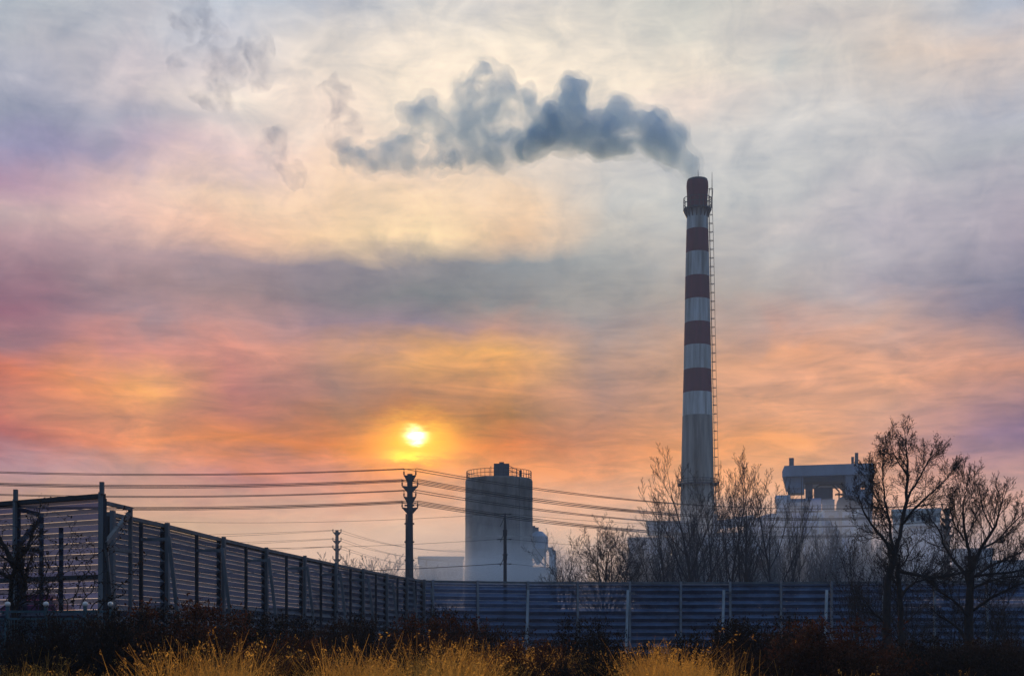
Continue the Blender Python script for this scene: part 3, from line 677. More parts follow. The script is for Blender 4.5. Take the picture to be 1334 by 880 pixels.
# ------------------------------------------------------------------ perforated fences
def slats(mb, a, b, z0, z1, per, amp, gap, nrm_, g2=0.004):
    z = z0; n = nrm_ * amp
    while z < z1 - 0.05:
        h = min(per - gap, z1 - z); zm = z + h*0.5
        A0, B0 = Vector((a.x,a.y,z)), Vector((b.x,b.y,z)); A1, B1 = Vector((a.x,a.y,zm)), Vector((b.x,b.y,zm)); A2, B2 = Vector((a.x,a.y,z+h)), Vector((b.x,b.y,z+h))
        t = 0.012; m = nrm_ * t
        e = Vector((0,0,g2))
        mb.add([A0-n, B0-n, B1+n-e, A1+n-e], [(0,1,2,3)], 0); mb.add([A1+n, B1+n, B2-n, A2-n], [(0,1,2,3)], 1)
        z += per
def fence(name, label, tops, zt, per, amp, gap, pm, group, z0=0.2, wide=0.18, thick=None, mids=True, strut=True, frame=None, pmat='post'):
    pts = [on_z(x, y, zt) for x, y in tops]
    o = thing(name, label, 'fence', (pts[0].x, pts[0].y, 0), group); O = Vector((pts[0].x, pts[0].y, 0))
    L3 = [Vector((p.x, p.y, 0)) - O for p in pts]
    for i, (a, b) in enumerate(zip(L3, L3[1:])):
        d = (b - a).normalized(); n = Vector((d.y, -d.x, 0)); n = n if (n.dot(-(O + a)) > 0) else -n
        q = MB(); slats(q, a, b, z0 + rnd.uniform(-.035,.035), zt-.08 + rnd.uniform(-.02,.02), per, amp, gap, n); q.build('panel', pm, o)
        q = MB(); q.bar(a + Vector((0,0,zt-.03)), b + Vector((0,0,zt-.03)), .16, .12); q.build('top_rail', frame or MT['post'], o)
        if mids:
            m = a.lerp(b, .5) + n * (amp + .07); q = MB(); q.bar(m + Vector((0,0,0)), m + Vector((0,0,zt-.1)), .11, .09); q.build('mullion', MT['post_dark'] if mids != 'light' else MT['post'], o)
            if strut:
                f = m + n*1.5; q = MB(); q.bar((f.x,f.y,0), (m.x+n.x*.9, m.y+n.y*.9, zt*.90), .11, .11); q.build('strut', MT['post'], o)
                q = MB(); q.bar((m.x,m.y,zt*.885), (m.x+n.x*.95, m.y+n.y*.95, zt*.885), .09); q.build('strut_arm', MT['post'], o); q = MB(); q.bar((m.x,m.y,zt*.5), (m.x+n.x*1.15, m.y+n.y*1.15, zt*.5), .08); q.build('strut_arm', MT['post'], o)
    for i, a in enumerate(L3):
        d = (L3[min(i+1, len(L3)-1)] - L3[max(i-1,0)]).normalized(); n = Vector((d.y, -d.x, 0)); n = n if (n.dot(-(O + a)) > 0) else -n
        q = MB(); p = a + n*(amp+wide*.5); q.bar(p, p + Vector((rnd.uniform(-.03,.03),0,zt+.06)), wide, wide*.8, up=(n.x,n.y,0)); q.build('post', MT[pmat], o)
        q = MB(); p = a.copy(); q.bar(p, p + Vector((0,0,zt-.1)), .11, amp*1.6, up=(n.x,n.y,0)); q.build('back_post', MT['post_dark'], o)
    return o, O, L3
ZT = 5.5
fB = [(140,667.5),(212,683),(285,701),(343,714.5),(392,725),(434,734),(470,741.5),(501,747.5),(527,752),(549,755.5)]
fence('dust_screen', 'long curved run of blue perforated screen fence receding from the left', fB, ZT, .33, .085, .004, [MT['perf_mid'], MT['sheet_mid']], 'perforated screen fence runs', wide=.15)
fC = [(552,756),(563,756),(622,757),(687,758)]
xx = 753
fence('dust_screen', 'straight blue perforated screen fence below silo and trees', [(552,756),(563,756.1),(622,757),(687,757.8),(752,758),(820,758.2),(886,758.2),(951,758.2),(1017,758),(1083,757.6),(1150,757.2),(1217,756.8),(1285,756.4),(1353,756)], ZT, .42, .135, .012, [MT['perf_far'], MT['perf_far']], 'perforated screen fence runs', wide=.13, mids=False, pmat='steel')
# bracing struts of the straight run: a leaning leg and an arm to its post
sC = bpy.data.objects['dust_screen.001']
for pxp, pxs in ((689, 686), (826, 816), (951, 941), (1083, 1075), (551, 545)):
    pw = on_z(pxp, 758, ZT); f = Vector((X(pxs-1.5, 860, pw.y-1.3), pw.y-1.3, 0)) - sC.location; t = Vector((X(pxs+2, 766, pw.y-.8), pw.y-.8, ZT*.91)) - sC.location
    f.z = 0; q = MB(); q.bar(f, t, .15, .12); q.build('strut', MT['strut_pale'], sC)
    q = MB(); q.bar(t - Vector((0,0,.15)), (pw.x - sC.location.x, pw.y - sC.location.y - .1, t.z-.15), .09); q.build('strut_arm', MT['post'], sC)
# near tall section on the left with its own outrigger frames
ZA = 5.6
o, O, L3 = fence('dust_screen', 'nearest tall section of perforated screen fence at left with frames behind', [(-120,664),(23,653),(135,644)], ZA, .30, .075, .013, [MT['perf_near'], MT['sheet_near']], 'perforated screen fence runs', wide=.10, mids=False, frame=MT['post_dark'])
for i, a in enumerate(L3):
    ext = MB(); ext.bar(a + Vector((0,-.15,ZA)), a + Vector((0,-.15,ZA+.32)), .105); ext.build('post_head', MT['post'], o)
for (pm_, px2, dark) in ((2, 170, False), (1, 54, True)):
    a = L3[pm_]; ft = at(px2, 700, O.y + a.y + 1.6) - O; ft.z = 0
    mt_ = MT['post'] if not dark else MT['post_dark']
    zt2 = at(px2, 660 if pm_ == 2 else 668, O.y + a.y + 1.6).z; zm = at(px2, 718, O.y+a.y+1.6).z
    q = MB(); q.bar(ft, ft + Vector((0,0,zt2)), .10); q.build('outrigger_post', mt_, o)
    q = MB(); q.bar(a + Vector((0,0,zt2-.05)), ft + Vector((0,0,zt2-.05)), .10); q.build('outrigger_arm', mt_, o); q = MB(); q.bar(a + Vector((0,0,zm)), ft + Vector((0,0,zm)), .10); q.build('outrigger_arm', mt_, o)
    q = MB(); q.bar(a + Vector((.05,0,zm+.1)), ft + Vector((0,0,zt2-.15)), .11); q.build('outrigger_brace', mt_, o); q = MB(); fo = a.lerp(ft, .62); q.bar(a + Vector((.05,0,zm-.05)), (fo.x,fo.y,.0), .13); q.build('outrigger_brace', mt_, o)
q = MB(); q.bar(L3[0] + Vector((0,-.1,3.42)), L3[2] + Vector((0,-.1,3.42)), .12); q.build('middle_rail', MT['post_dark'], o)
q = MB(); q.bar(L3[0] + Vector((0,-.1,2.62-.3)), L3[2] + Vector((0,-.1,2.62-.3)), .10); q.build('bottom_rail', MT['post_dark'], o)
q = MB(); m = L3[1].lerp(L3[2], .39) + Vector((0,.9,0)); q.bar(m, m + Vector((0,0,4.9)), .10); q.build('rear_post', MT['post_dark'], o)

# red roofed shed beyond the screen
YH = 62.0
sh = thing('shed', 'shed with a red hipped roof behind the near screen fence', 'shed', (X(42,757,YH), YH, 0))
a, b = X(-6,790,YH)-sh.location.x, X(74,790,YH)-sh.location.x; ze, zr = Z(795,YH), Z(772,YH)
q = MB(); q.box((a+.2,.2,0),(b-.2,3.0,ze)); q.build('wall', MT['shed_wall'], sh)
q = MB(); t0, t1 = X(20,790,YH)-sh.location.x, X(52,790,YH)-sh.location.x
q.hexa([(a,0,ze),(b,0,ze),(b,3.2,ze),(a,3.2,ze),(t0,1.2,zr),(t1,1.2,zr),(t1,2.0,zr),(t0,2.0,zr)]); q.build('roof', MT['red_roof'], sh)

# railing with pale ball caps in front
YG = 30.0
rl = thing('metal_railing', 'low blue green metal railing with round pale caps at far left', 'railing', (X(60,850,YG), YG, 0))
ox = rl.location.x
z_t, z_m, z_b = Z(796,YG), Z(805.5,YG), Z(850,YG)
for px in (-42, 10, 60, 111, 144):
    x = X(px,820,YG)-ox; q = MB(); q.bar((x,0,0),(x,0,Z(789,YG)),.07); po = q.build('post', MT['rail_green'], rl)
    q = MB(); q.lathe([(.01,-.06),(.055,-.035),(.065,0),(.05,.045),(.01,.06)], 12, c=(x,0,Z(786.5,YG))); q.build('cap', MT['cap'], po, smooth=True)
x0, x1 = X(-42,820,YG)-ox, X(144,820,YG)-ox
for z, t in ((z_t,.05),(z_m,.045),(z_b,.05)):
    q = MB(); q.bar((x0,0,z),(x1,0,z),t); q.build('rail', MT['rail_green'], rl)
q = MB()
for k in range(1, 46): q.bar((x0+(x1-x0)*k/46,0,z_b),(x0+(x1-x0)*k/46,0,z_m),.014)
for k in range(1, 7): q.bar((x0,0.01,z_b+(z_m-z_b)*k/7),(x1,0.01,z_b+(z_m-z_b)*k/7),.012)
q.build('mesh_infill', MT['rail_green'], rl)
for px in (111, 10):
    q = MB(); q.bar((X(px,820,YG)-ox,-.03,z_m),(X(px-7,820,YG)-ox,-.5,.05),.05); q.build('stay', MT['rail_green'], rl)
mb_ = thing('meter_box', 'small grey box fixed beside the railing end at left', 'box', (X(143,830,YG-.15), YG-.15, 0))
q = MB(); q.box((-.10,-.06,Z(838,YG)),(.10,.06,Z(823,YG))); bo = q.build('body', MT['post'], mb_)
q = MB(); q.bar((0,0,0),(0,0,Z(838,YG)),.05); q.build('stand', MT['post_dark'], mb_)

# ------------------------------------------------------------------ bare trees
def grow(mb, cm, tips, p, d, L_, r, lvl, cfg, rg):
    """one limb as a tapering tube, then its side limbs"""
    nseg = max(3, int(L_ / cfg['seg'][min(lvl, len(cfg['seg'])-1)]) ) if lvl < cfg['levels'] else 2
    nseg = min(nseg, 9)
    pts = [p.copy()]; rad = [r]; q = p.copy(); dd = d.copy(); w = cfg['wob'][min(lvl, len(cfg['wob'])-1)]
    for i in range(nseg):
        dd = (dd + Vector((rg.gauss(0,w), rg.gauss(0,w), rg.gauss(0,w*.7))) + Vector((0,0,cfg['up'][min(lvl, len(cfg['up'])-1)]/nseg))).normalized()
        q = q + dd * (L_/nseg); pts.append(q.copy()); rad.append(max(cfg['rmin'], r * (1 - 0.82*(i+1)/nseg)))
    mb.tube(pts, rad, 7 if lvl == 0 else (5 if lvl == 1 else 3), cap=False)
    if lvl >= cfg['levels']:
        tips.append((pts[-1], dd)); tips.append((pts[1], dd)); return
    nc = cfg['n'][lvl]; s0 = cfg['start'][min(lvl, len(cfg['start'])-1)]
    ang0 = rg.uniform(0, 6.28)
    for k in range(nc):
        t = s0 + (1 - s0) * (k + rg.random()*.8) / nc; t = min(t, .985)
        f = t * nseg; i = min(int(f), nseg-1); pp = pts[i].lerp(pts[i+1], f - i); rr = rad[i] + (rad[i+1]-rad[i])*(f-i)
        dl = (pts[i+1] - pts[i]).normalized(); o1 = dl.orthogonal().normalized()
        phi = ang0 + k * 2.4 + rg.gauss(0,.4); side = Quaternion(dl, phi) @ o1
        th = R(cfg['ang'][min(lvl, len(cfg['ang'])-1)]) * rg.uniform(.7, 1.25)
        nd_ = (dl * math.cos(th) + side * math.sin(th)).normalized()
        ll = L_ * cfg['len'][min(lvl, len(cfg['len'])-1)] * (1 - .55*(t - s0)/(1.001 - s0)) * rg.uniform(.7, 1.2)
        grow(cm, cm, tips, pp, nd_, ll, max(cfg['rmin'], rr*cfg['rr']), lvl+1, cfg, rg)
def leaves(mb, tips, n, size, rg, droop=0.0, spread=.18):
    for _ in range(n):
        p, d = rg.choice(tips); c = p + Vector((rg.gauss(0,spread), rg.gauss(0,spread), rg.gauss(0,spread) - droop))
        u = Vector((rg.gauss(0,1), rg.gauss(0,1), rg.gauss(0,1))).normalized(); v = u.orthogonal().normalized(); s = size * rg.uniform(.5, 1.4)
        mb.add([c-u*s, c+v*s*.45, c+u*s, c-v*s*.45], [(0,1,2,3)])
UP = dict(levels=4, n=[12,7,6,4], start=[.22,.15,.15,.1], ang=[27,27,32,35], len=[.60,.48,.45,.5], up=[.15,.55,.5,.4], wob=[.05,.07,.10,.12], seg=[1.6,.9,.6,.4], rr=.60, rmin=.009)
RO = dict(levels=4, n=[8,6,5,3], start=[.25,.2,.15,.1], ang=[42,38,40,40], len=[.78,.58,.48,.5], up=[.1,.55,.35,.2], wob=[.09,.10,.14,.16], seg=[1.0,.8,.5,.4], rr=.64, rmin=.009)
VA = dict(levels=3, n=[9,7,5], start=[.08,.12,.1], ang=[30,30,34], len=[.75,.5,.42], up=[.1,.5,.5], wob=[.06,.09,.12], seg=[1.2,.8,.5], rr=.6, rmin=.012)
HT = {}
def make_tree(name, label, cat, group, H, r, cfg, seed, stems=1, bark='bark', leafn=0, leafsize=.1, loc=(0,0,0), leafmat='leaf_dry', droop=0.0):
    rg = random.Random(seed); tips = []
    o = thing(name, label, cat, loc, group); tm = MB(); cm = MB()
    for s in range(stems):
        d = Vector((rg.gauss(0,.13) if stems > 1 else 0, rg.gauss(0,.13) if stems > 1 else 0, 1)).normalized()
        b = Vector((rg.gauss(0,.25), rg.gauss(0,.25), 0)) if stems > 1 else Vector((0,0,0))
        grow(tm, cm, tips, b, d, H * (1 if s == 0 else rg.uniform(.75,1.0)), r, 0, cfg, rg)
    HT[o.name] = sorted(t[0].z for t in tips)[int(len(tips)*.997)]
    tm.build('trunk', MT[bark], o, smooth=True); cr = cm.build('crown', MT[bark], o, smooth=True)
    if leafn:
        lm = MB(); leaves(lm, tips, leafn, leafsize, rg, droop); lm.build('dead_leaves', MT[leafmat], o)
    return o
def place(o, px, ytop, Y, H, wide=1.0, rot=0.0, label=None, group=None, lean=0.0):
    zt_ = Z(ytop, Y); s = zt_ / H
    o.location = (X(px, 757, Y), Y, 0); o.scale = (s*wide, s*wide, s); o.rotation_euler = (0, lean, rot)
    if label: o['label'] = label
    if group: o['group'] = group
G_UP = 'tall bare upright trees behind the straight fence'
upA = make_tree('bare_tree', 'x', 'tree', G_UP, 14, .20, UP, 11)
upB = make_tree('bare_tree', 'x', 'tree', G_UP, 14, .17, dict(UP, n=[11,6,6,4], ang=[22,27,32,35]), 12, stems=2)
upC = make_tree('bare_tree', 'x', 'tree', G_UP, 14, .18, dict(UP, ang=[32,30,32,35], len=[.66,.5,.45,.5]), 13)
used = set()
def tree_at(pr, H, *a, **k):
    H = HT[pr.name]
    o = pr if pr.name not in used else copy_tree(pr)
    used.add(pr.name); place(o, *a, H=H, **k); return o
for pr, px, yt, Y, wd, rot, lb in [
    (upA, 872, 613, 118, .85, .3, 'tall bare tree just left of the chimney, thin upright crown'),
    (upC, 912, 583, 112, 1.0, 1.1, 'tallest bare tree standing in front of the lower chimney'),
    (upB, 922, 603, 128, .9, 2.0, 'bare tree with two stems overlapping the right edge of the chimney foot'),
    (upA, 948, 588, 110, .95, 3.9, 'tall bare tree immediately right of the chimney ladder'),
    (upB, 967, 589, 120, .95, 4.2, 'twin stemmed bare tree between the chimney and the boiler house, its tips high'),
    (upC, 1013, 588, 108, .90, .2, 'tall bare tree in front of the left corner of the boiler house'),
    (upA, 1036, 622, 122, .7, 5.1, 'shorter bare tree in front of the boiler house roof left end'),
    (upC, 893, 640, 138, .9, 3.3, 'lower bare tree at the left side of the chimney foot')]:
    tree_at(pr, 14, px, yt, Y, wide=wd, rot=rot, label=lb)
roA = make_tree('bare_tree', 'x', 'tree', 'spreading bare trees right of the silo', 9, .17, RO, 21, stems=2)
roB = make_tree('bare_tree', 'x', 'tree', 'spreading bare trees right of the silo', 9, .16, dict(RO, n=[10,8,7,4]), 22, stems=3, leafn=150, leafsize=.05, droop=.05)
for pr, px, yt, Y, wd, rot, lb in [
    (roA, 744, 690, 98, .85, .6, 'small spreading bare tree just right of the concrete silo'),
    (roB, 801, 668, 100, .95, 2.3, 'dense spreading bare tree with drooping twigs between silo and chimney'),
    (roA, 838, 688, 124, .9, 4.0, 'spreading bare tree in front of the low hall left of the chimney')]:
    tree_at(pr, 9, px, yt, Y, wide=wd, rot=rot, label=lb)
# thin hazy trees of the far rows
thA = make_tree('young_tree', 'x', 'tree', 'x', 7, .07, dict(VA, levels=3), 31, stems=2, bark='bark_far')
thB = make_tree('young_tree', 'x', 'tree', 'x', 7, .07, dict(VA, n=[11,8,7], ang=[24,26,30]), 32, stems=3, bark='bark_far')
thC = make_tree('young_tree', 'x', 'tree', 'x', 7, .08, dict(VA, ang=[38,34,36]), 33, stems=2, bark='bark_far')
rg = random.Random(5)
row = []
for k in range(26): row.append((826 + k*12.4 + rg.uniform(-4,4), rg.uniform(680, 718), rg.uniform(165, 230)))
for (px, yt, Y) in sorted(row):
    near = 'in front of the low hall left of the chimney' if px < 880 else 'around the chimney foot' if px < 945 else 'between the chimney and the boiler house' if px < 1010 else 'in front of the boiler house'
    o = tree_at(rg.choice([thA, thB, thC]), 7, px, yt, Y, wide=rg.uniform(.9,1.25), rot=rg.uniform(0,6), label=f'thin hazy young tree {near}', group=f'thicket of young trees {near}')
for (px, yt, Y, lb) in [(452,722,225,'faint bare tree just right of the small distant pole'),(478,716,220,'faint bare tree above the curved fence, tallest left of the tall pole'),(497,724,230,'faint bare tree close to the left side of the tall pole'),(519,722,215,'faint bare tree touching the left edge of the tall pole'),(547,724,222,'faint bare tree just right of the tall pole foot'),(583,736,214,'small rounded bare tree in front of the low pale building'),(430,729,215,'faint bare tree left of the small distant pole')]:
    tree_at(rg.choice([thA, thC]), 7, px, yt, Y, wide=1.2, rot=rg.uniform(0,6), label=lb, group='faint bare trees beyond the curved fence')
for (px, yt, Y, lb) in [(1150,690,96,'bare thicket tree directly left of the big foreground tree'),(1190,692,100,'bare thicket tree right of the big foreground tree trunk'),(1222,700,98,'bare thicket tree left of the right hand utility pole'),(1304,712,102,'bare thicket tree behind the far right tree')]:
    tree_at(rg.choice([thB, thC]), 7, px, yt, Y, wide=1.25, rot=rg.uniform(0,6), label=lb, group='bare thicket trees behind the fence at right')

# two big trees in front of the fence, limbs laid out one by one
def limb_tree(name, label, Y, limbs, cfg, seed, leafn, trunkn=1, leafsize=.08, tw=1.0, sink=0.0):
    rg = random.Random(seed); base = at(limbs[0][0][0], 757, Y); base.z = 0
    o = thing(name, label, 'tree', base, 'dark trees in front of the fence'); tips = []; tm = MB(); cm = MB()
    for i, lb in enumerate(limbs):
        pts = []; 
        for j, t in enumerate(lb):
            x, y, wpx, dy = t; y = y + (860 - y) * sink; p = at(x, y, Y + dy) - base; 
            if i < trunkn and j == 0: p.z = -0.1
            pts.append((p, max(.012, wpx * .5 * Y / F)))
        # resample smooth
        P = []; Rr = []
        for a in range(len(pts)-1):
            p0 = pts[max(a-1,0)][0]; p1 = pts[a][0]; p2 = pts[a+1][0]; p3 = pts[min(a+2, len(pts)-1)][0]
            for s in range(4):
                t = s/4; P.append(.5*((2*p1)+(p2-p0)*t+(2*p0-5*p1+4*p2-p3)*t*t+(3*p1-p0-3*p2+p3)*t**3) + Vector((rg.gauss(0,.02),rg.gauss(0,.02),0))); Rr.append(pts[a][1]*(1-t)+pts[a+1][1]*t)
        P.append(pts[-1][0]); Rr.append(pts[-1][1])
        (tm if i < trunkn else cm).tube(P, Rr, 8 if i < trunkn else 6, cap=False)
        # side limbs
        ln = sum((b-a).length for a, b in zip(P, P[1:]))
        st = .55 if i < trunkn else .12
        nc = int(ln * (1.4 if i < trunkn else 4.6))
        for k in range(nc):
            t = st + (1-st)*(k+rg.random())/nc; f = min(t*(len(P)-1), len(P)-1.01); a = int(f); pp = P[a].lerp(P[a+1], f-a); rr = Rr[a]
            if pp.z < 2.0: continue
            dl = (P[a+1]-P[a]).normalized(); side = Quaternion(dl, rg.uniform(0,6.28)) @ dl.orthogonal().normalized(); th = R(rg.uniform(28,58))
            grow(cm, cm, tips, pp, (dl*math.cos(th)+side*math.sin(th)).normalized(), rg.uniform(.7,1.7)*(1.15-.5*t)*tw, max(.009, min(rr*.45,.024)), 1, cfg, rg)
        tips.append((P[-1], (P[-1]-P[-2]).normalized()))
        grow(cm, cm, tips, P[-1], (P[-1]-P[-2]).normalized(), .7, Rr[-1], 1, cfg, rg)
    tm.build('trunk', MT['bark_near'], o, smooth=True); cm.build('crown', MT['bark_near'], o, smooth=True)
    if leafn: lm = MB(); leaves(lm, tips, leafn, leafsize, rg, 0, .07); lm.build('dead_leaves', MT['leaf_dry'], o)
    return o
LC = dict(levels=4, n=[6,7,5,3], start=[.1,.15,.1], ang=[34,36,36,34], len=[.5,.60,.55,.5], up=[.1,.30,.4,.3], wob=[.08,.13,.17,.2], seg=[.5,.25,.18,.2], rr=.55, rmin=.0055)
limb_tree('dark_tree', 'big dark tree with a round twiggy crown of clinging leaves, before the straight fence', 56, [
  [(1158,860,13,0),(1155,800,11,0),(1157,750,9,0),(1165,715,8,0)],
  [(1165,715,6,0),(1174,680,5,.2),(1180,640,4.5,.3),(1183,600,3,.2),(1181,570,1.5,0),(1180,556,1,0)],
  [(1165,715,5,0),(1150,692,4,-.3),(1135,672,3,-.5),(1124,650,2,-.6),(1118,632,1.2,-.6)],
  [(1165,715,5,0),(1161,690,4,.5),(1157,660,3.5,.7),(1152,630,2.5,.8),(1149,600,1.5,.8),(1152,575,1,.7)],
  [(1176,672,4,.2),(1192,650,3,-.4),(1210,632,2.2,-.8),(1228,615,1.3,-1),(1237,603,1,-1)],
  [(1180,640,3.5,.3),(1196,612,2.6,.8),(1207,590,1.8,1.1),(1214,572,1,1.2)],
  [(1183,605,2.6,.2),(1170,585,1.8,-.5),(1162,568,1.1,-.8)],
  [(1157,660,2.6,.7),(1143,640,2,1.2),(1135,620,1.2,1.5),(1133,600,.9,1.5)],
  [(1175,860,9,.6),(1173,790,7,.6),(1170,740,6,.5),(1172,731,5.5,.5)],
  [(1172,737,5,.5),(1190,741,4.5,.4),(1215,745,4,.2),(1240,742,3.5,.1),(1262,736,2.2,0)],
  [(1173,775,4,.5),(1185,757,3.5,.8),(1205,748,2.6,1),(1228,742,1.8,1.1)],
  [(1155,810,3.5,0),(1140,795,2.6,-.5),(1125,775,1.5,-.8)],
  [(1172,732,3.5,.5),(1180,722,2.4,.6),(1183,712,1.4,.6)],
], LC, 41, 6000, leafsize=.035, sink=.055)
limb_tree('dark_tree', 'dark bare tree at far right in front of the fence, fan of upswept limbs', 58, [
  [(1262,860,15,0),(1262,800,12,0),(1264,760,10,0),(1265,735,8,0)],
  [(1265,735,5.5,0),(1262,705,4.5,.2),(1256,672,3.4,.3),(1255,645,2.2,.3),(1259,620,1.2,.2),(1260,608,.9,.2)],
  [(1265,735,5.5,0),(1278,702,4.5,-.3),(1294,676,3.5,-.6),(1302,652,2,-.8),(1306,634,1.2,-.8)],
  [(1264,750,5,0),(1248,725,4,.6),(1231,700,3,1),(1222,676,2,1.2),(1212,660,1.2,1.3)],
  [(1278,702,3.5,-.3),(1300,690,2.8,.6),(1318,668,2,1),(1334,652,1.2,1.1)],
  [(1265,745,4.5,0),(1288,728,3.5,.5),(1312,716,2.5,.9),(1336,704,1.3,1)],
  [(1265,742,4,0),(1290,738,3.4,-.5),(1320,735,2.6,-.8),(1350,728,1.6,-1)],
  [(1264,760,4,0),(1290,748,3,.3),(1318,742,2.4,.5),(1345,740,1.5,.6)],
  [(1266,790,4,0),(1290,772,3.2,-.5),(1312,760,2.5,-.9),(1335,750,1.6,-1.2)],
  [(1262,800,4,0),(1247,780,3.2,-.7),(1232,768,2,-1),(1222,762,1.4,-1.2)],
  [(1256,690,3,.2),(1243,668,2.2,-.5),(1238,648,1.4,-.8)],
  [(1294,676,2.5,-.6),(1283,655,1.8,-.3),(1279,636,1,-.1)],
  [(1262,835,5,0),(1246,812,3.6,.5),(1228,800,2.4,.8)],
], dict(LC, up=[.1,.6,.6,.4]), 42, 1200, leafsize=.04, tw=1.15, sink=.075)
# brown leafy sapling left of them
sp = make_tree('sapling', 'small brown sapling with withered leaves left of the big dark tree, before the fence', 'tree', 'x', 5, .05, dict(VA, n=[8,6,5], ang=[34,34,36], rmin=.007), 51, stems=2, bark='bark_near', leafn=900, leafsize=.05, leafmat='leaf_dry')
place(sp, 1117, 690, 68, HT[sp.name], wide=.8); del sp['group']
for (px_, yt_, Y_, w_, r_, l_) in [(1200,742,66,1.3,1.0,'low twiggy sapling between the two dark trees, nearer the left one'),(1232,752,70,1.4,4.0,'low twiggy sapling between the two dark trees, nearer the right one'),(1297,746,69,1.4,3.0,'low twiggy sapling right of the far right tree trunk'),(1160,760,67,1.3,5.0,'low twiggy sapling at the foot of the big dark tree'),(1325,752,66,1.3,.5,'low twiggy sapling at the right edge before the fence')]:
    k_ = copy_tree(sp); place(k_, px_, yt_, Y_, HT[sp.name], wide=w_, rot=r_, label=l_)
sp2 = copy_tree(sp); place(sp2, 1142, 694, 72, HT[sp.name], wide=.75, rot=2.0, label='small brown sapling behind the trunk base of the big dark tree')

# tree and creepers on the near screen at left
limb_tree('dark_tree', 'crooked dark tree climbing over the near screen fence at far left', 33.5, [
  [(22,870,8,0),(18,800,7,0),(14,757,6,0),(20,725,5,0)],
  [(20,725,6,0),(30,705,5,0),(38,690,4,0),(44,672,2,0)],
  [(20,725,8,0),(8,700,6,.1),(-2,680,4,.1)],
  [(34,757,5,.1),(30,735,5,.1),(22,722,5,0)],
  [(18,790,5,0),(30,762,5,.1),(33,740,4,.1)],
  [(12,740,6,0),(-6,728,4,0),(-20,715,2,0)],
], dict(LC, levels=3, n=[4,5,3,2], rmin=.005), 43, 1500, leafsize=.03, tw=.6, sink=.10)
rg = random.Random(9); q = MB(); tips = []; lmv = MB()
for (x, y) in ((28,795),(62,795),(82,792),(96,790),(104,792),(118,793),(8,795),(46,795),(72,795),(88,795),(56,795),(38,795),(128,795),(2,795),(80,795),(20,795)):
    p = at(x, y, 33.3); d = Vector((0,0,1)); pts = [p.copy()]; rad = [.016]
    n = rg.randint(26, 48)
    for k in range(n):
        d = (d + Vector((rg.gauss(0,.42), 0, rg.gauss(.05,.30)))).normalized(); p = p + d*.075; p.y = 33.3 + .12*math.sin(p.x*3)
        if p.z > 5.5: break
        pts.append(p.copy()); rad.append(max(.005,.016*(1-k/n)))
        if rg.random() < .35:
            e = p + Vector((rg.gauss(0,.16), 0, rg.gauss(0,.12))); q.tube([p, (p+e)/2+Vector((0,0,.03)), e], .005, 3, cap=False); tips.append((e, d))
        tips.append((p.copy(), d))
    q.tube(pts, rad, 4, cap=False)
vn = thing('climbing_vine', 'leafless creeper with a few dead leaves climbing the near screen fence', 'vine', (at(80,800,33.3).x, 33.3, 0))
off = Vector(vn.location)
q.v = [tuple(Vector(v)-off) for v in q.v]; q.build('stem', MT['bark_near'], vn)
leaves(lmv, tips, 900, .04, rg, 0, .05); lmv.v = [tuple(Vector(v)-off) for v in lmv.v]; lmv.build('dead_leaves', MT['leaf_dry'], vn)

# ------------------------------------------------------------------ dead shrubs, weeds and grass
def blades(rgn, base, h, w, lean, nseg, curl, hx=None):
    """vectorised blades: returns verts, quads"""
    n = len(base); az_ = rgn.uniform(0, 2*np.pi, n); dx = np.cos(az_); dy = np.sin(az_)
    fa = rgn.uniform(-1.1, 1.1, n); wx = np.cos(fa); wy = np.sin(fa)
    V = np.zeros((n, (nseg+1)*2, 3)); 
    for s in range(nseg+1):
        t = s / nseg; o = lean * t + curl * t**3; z = h * (t - 0.28*np.clip(curl*t**3, 0, 1.0)); ww = w * (1 - t*.85) * .5
        V[:, 2*s, 0] = base[:,0] + dx*o*h - wx*ww; V[:, 2*s, 1] = base[:,1] + dy*o*h - wy*ww; V[:, 2*s, 2] = base[:,2] + z
        V[:, 2*s+1, 0] = base[:,0] + dx*o*h + wx*ww; V[:, 2*s+1, 1] = base[:,1] + dy*o*h + wy*ww; V[:, 2*s+1, 2] = base[:,2] + z
    k = (nseg+1)*2; b = (np.arange(n)*k)[:,None,None]; q = np.array([[2*s, 2*s+1, 2*s+3, 2*s+2] for s in range(nseg)])[None]
    return V.reshape(-1,3), (b + q).reshape(-1,4)
def npmesh(name, parts_, mt_, parent=None):
    vs = []; qs = []; off = 0
    for v, q in parts_: vs.append(v); qs.append(q + off); off += len(v)
    v = np.concatenate(vs); q = np.concatenate(qs)
    me = bpy.data.meshes.new(name); me.vertices.add(len(v)); me.vertices.foreach_set('co', v.ravel())
    me.loops.add(q.size); me.loops.foreach_set('vertex_index', q.ravel().astype(np.int32))
    me.polygons.add(len(q)); me.polygons.foreach_set('loop_start', (np.arange(len(q))*4).astype(np.int32)); me.polygons.foreach_set('loop_total', np.full(len(q), 4, np.int32))
    me.update(calc_edges=True); me.validate(); me.materials.append(mt_)
    o = bpy.data.objects.new(name, me); C.objects.link(o)
    if parent: o.parent = parent
    return o
def leafcards(rgn, c, s):
    n = len(c); u = rgn.normal(size=(n,3)); u /= np.linalg.norm(u,axis=1)[:,None]; w = np.cross(u, rgn.normal(size=(n,3))); w /= np.linalg.norm(w,axis=1)[:,None]
    s = s[:,None]; V = np.stack([c-u*s, c+w*s*.4, c+u*s, c-w*s*.4], 1).reshape(-1,3); return V, np.arange(n*4).reshape(-1,4)
NP = np.random.default_rng(3)
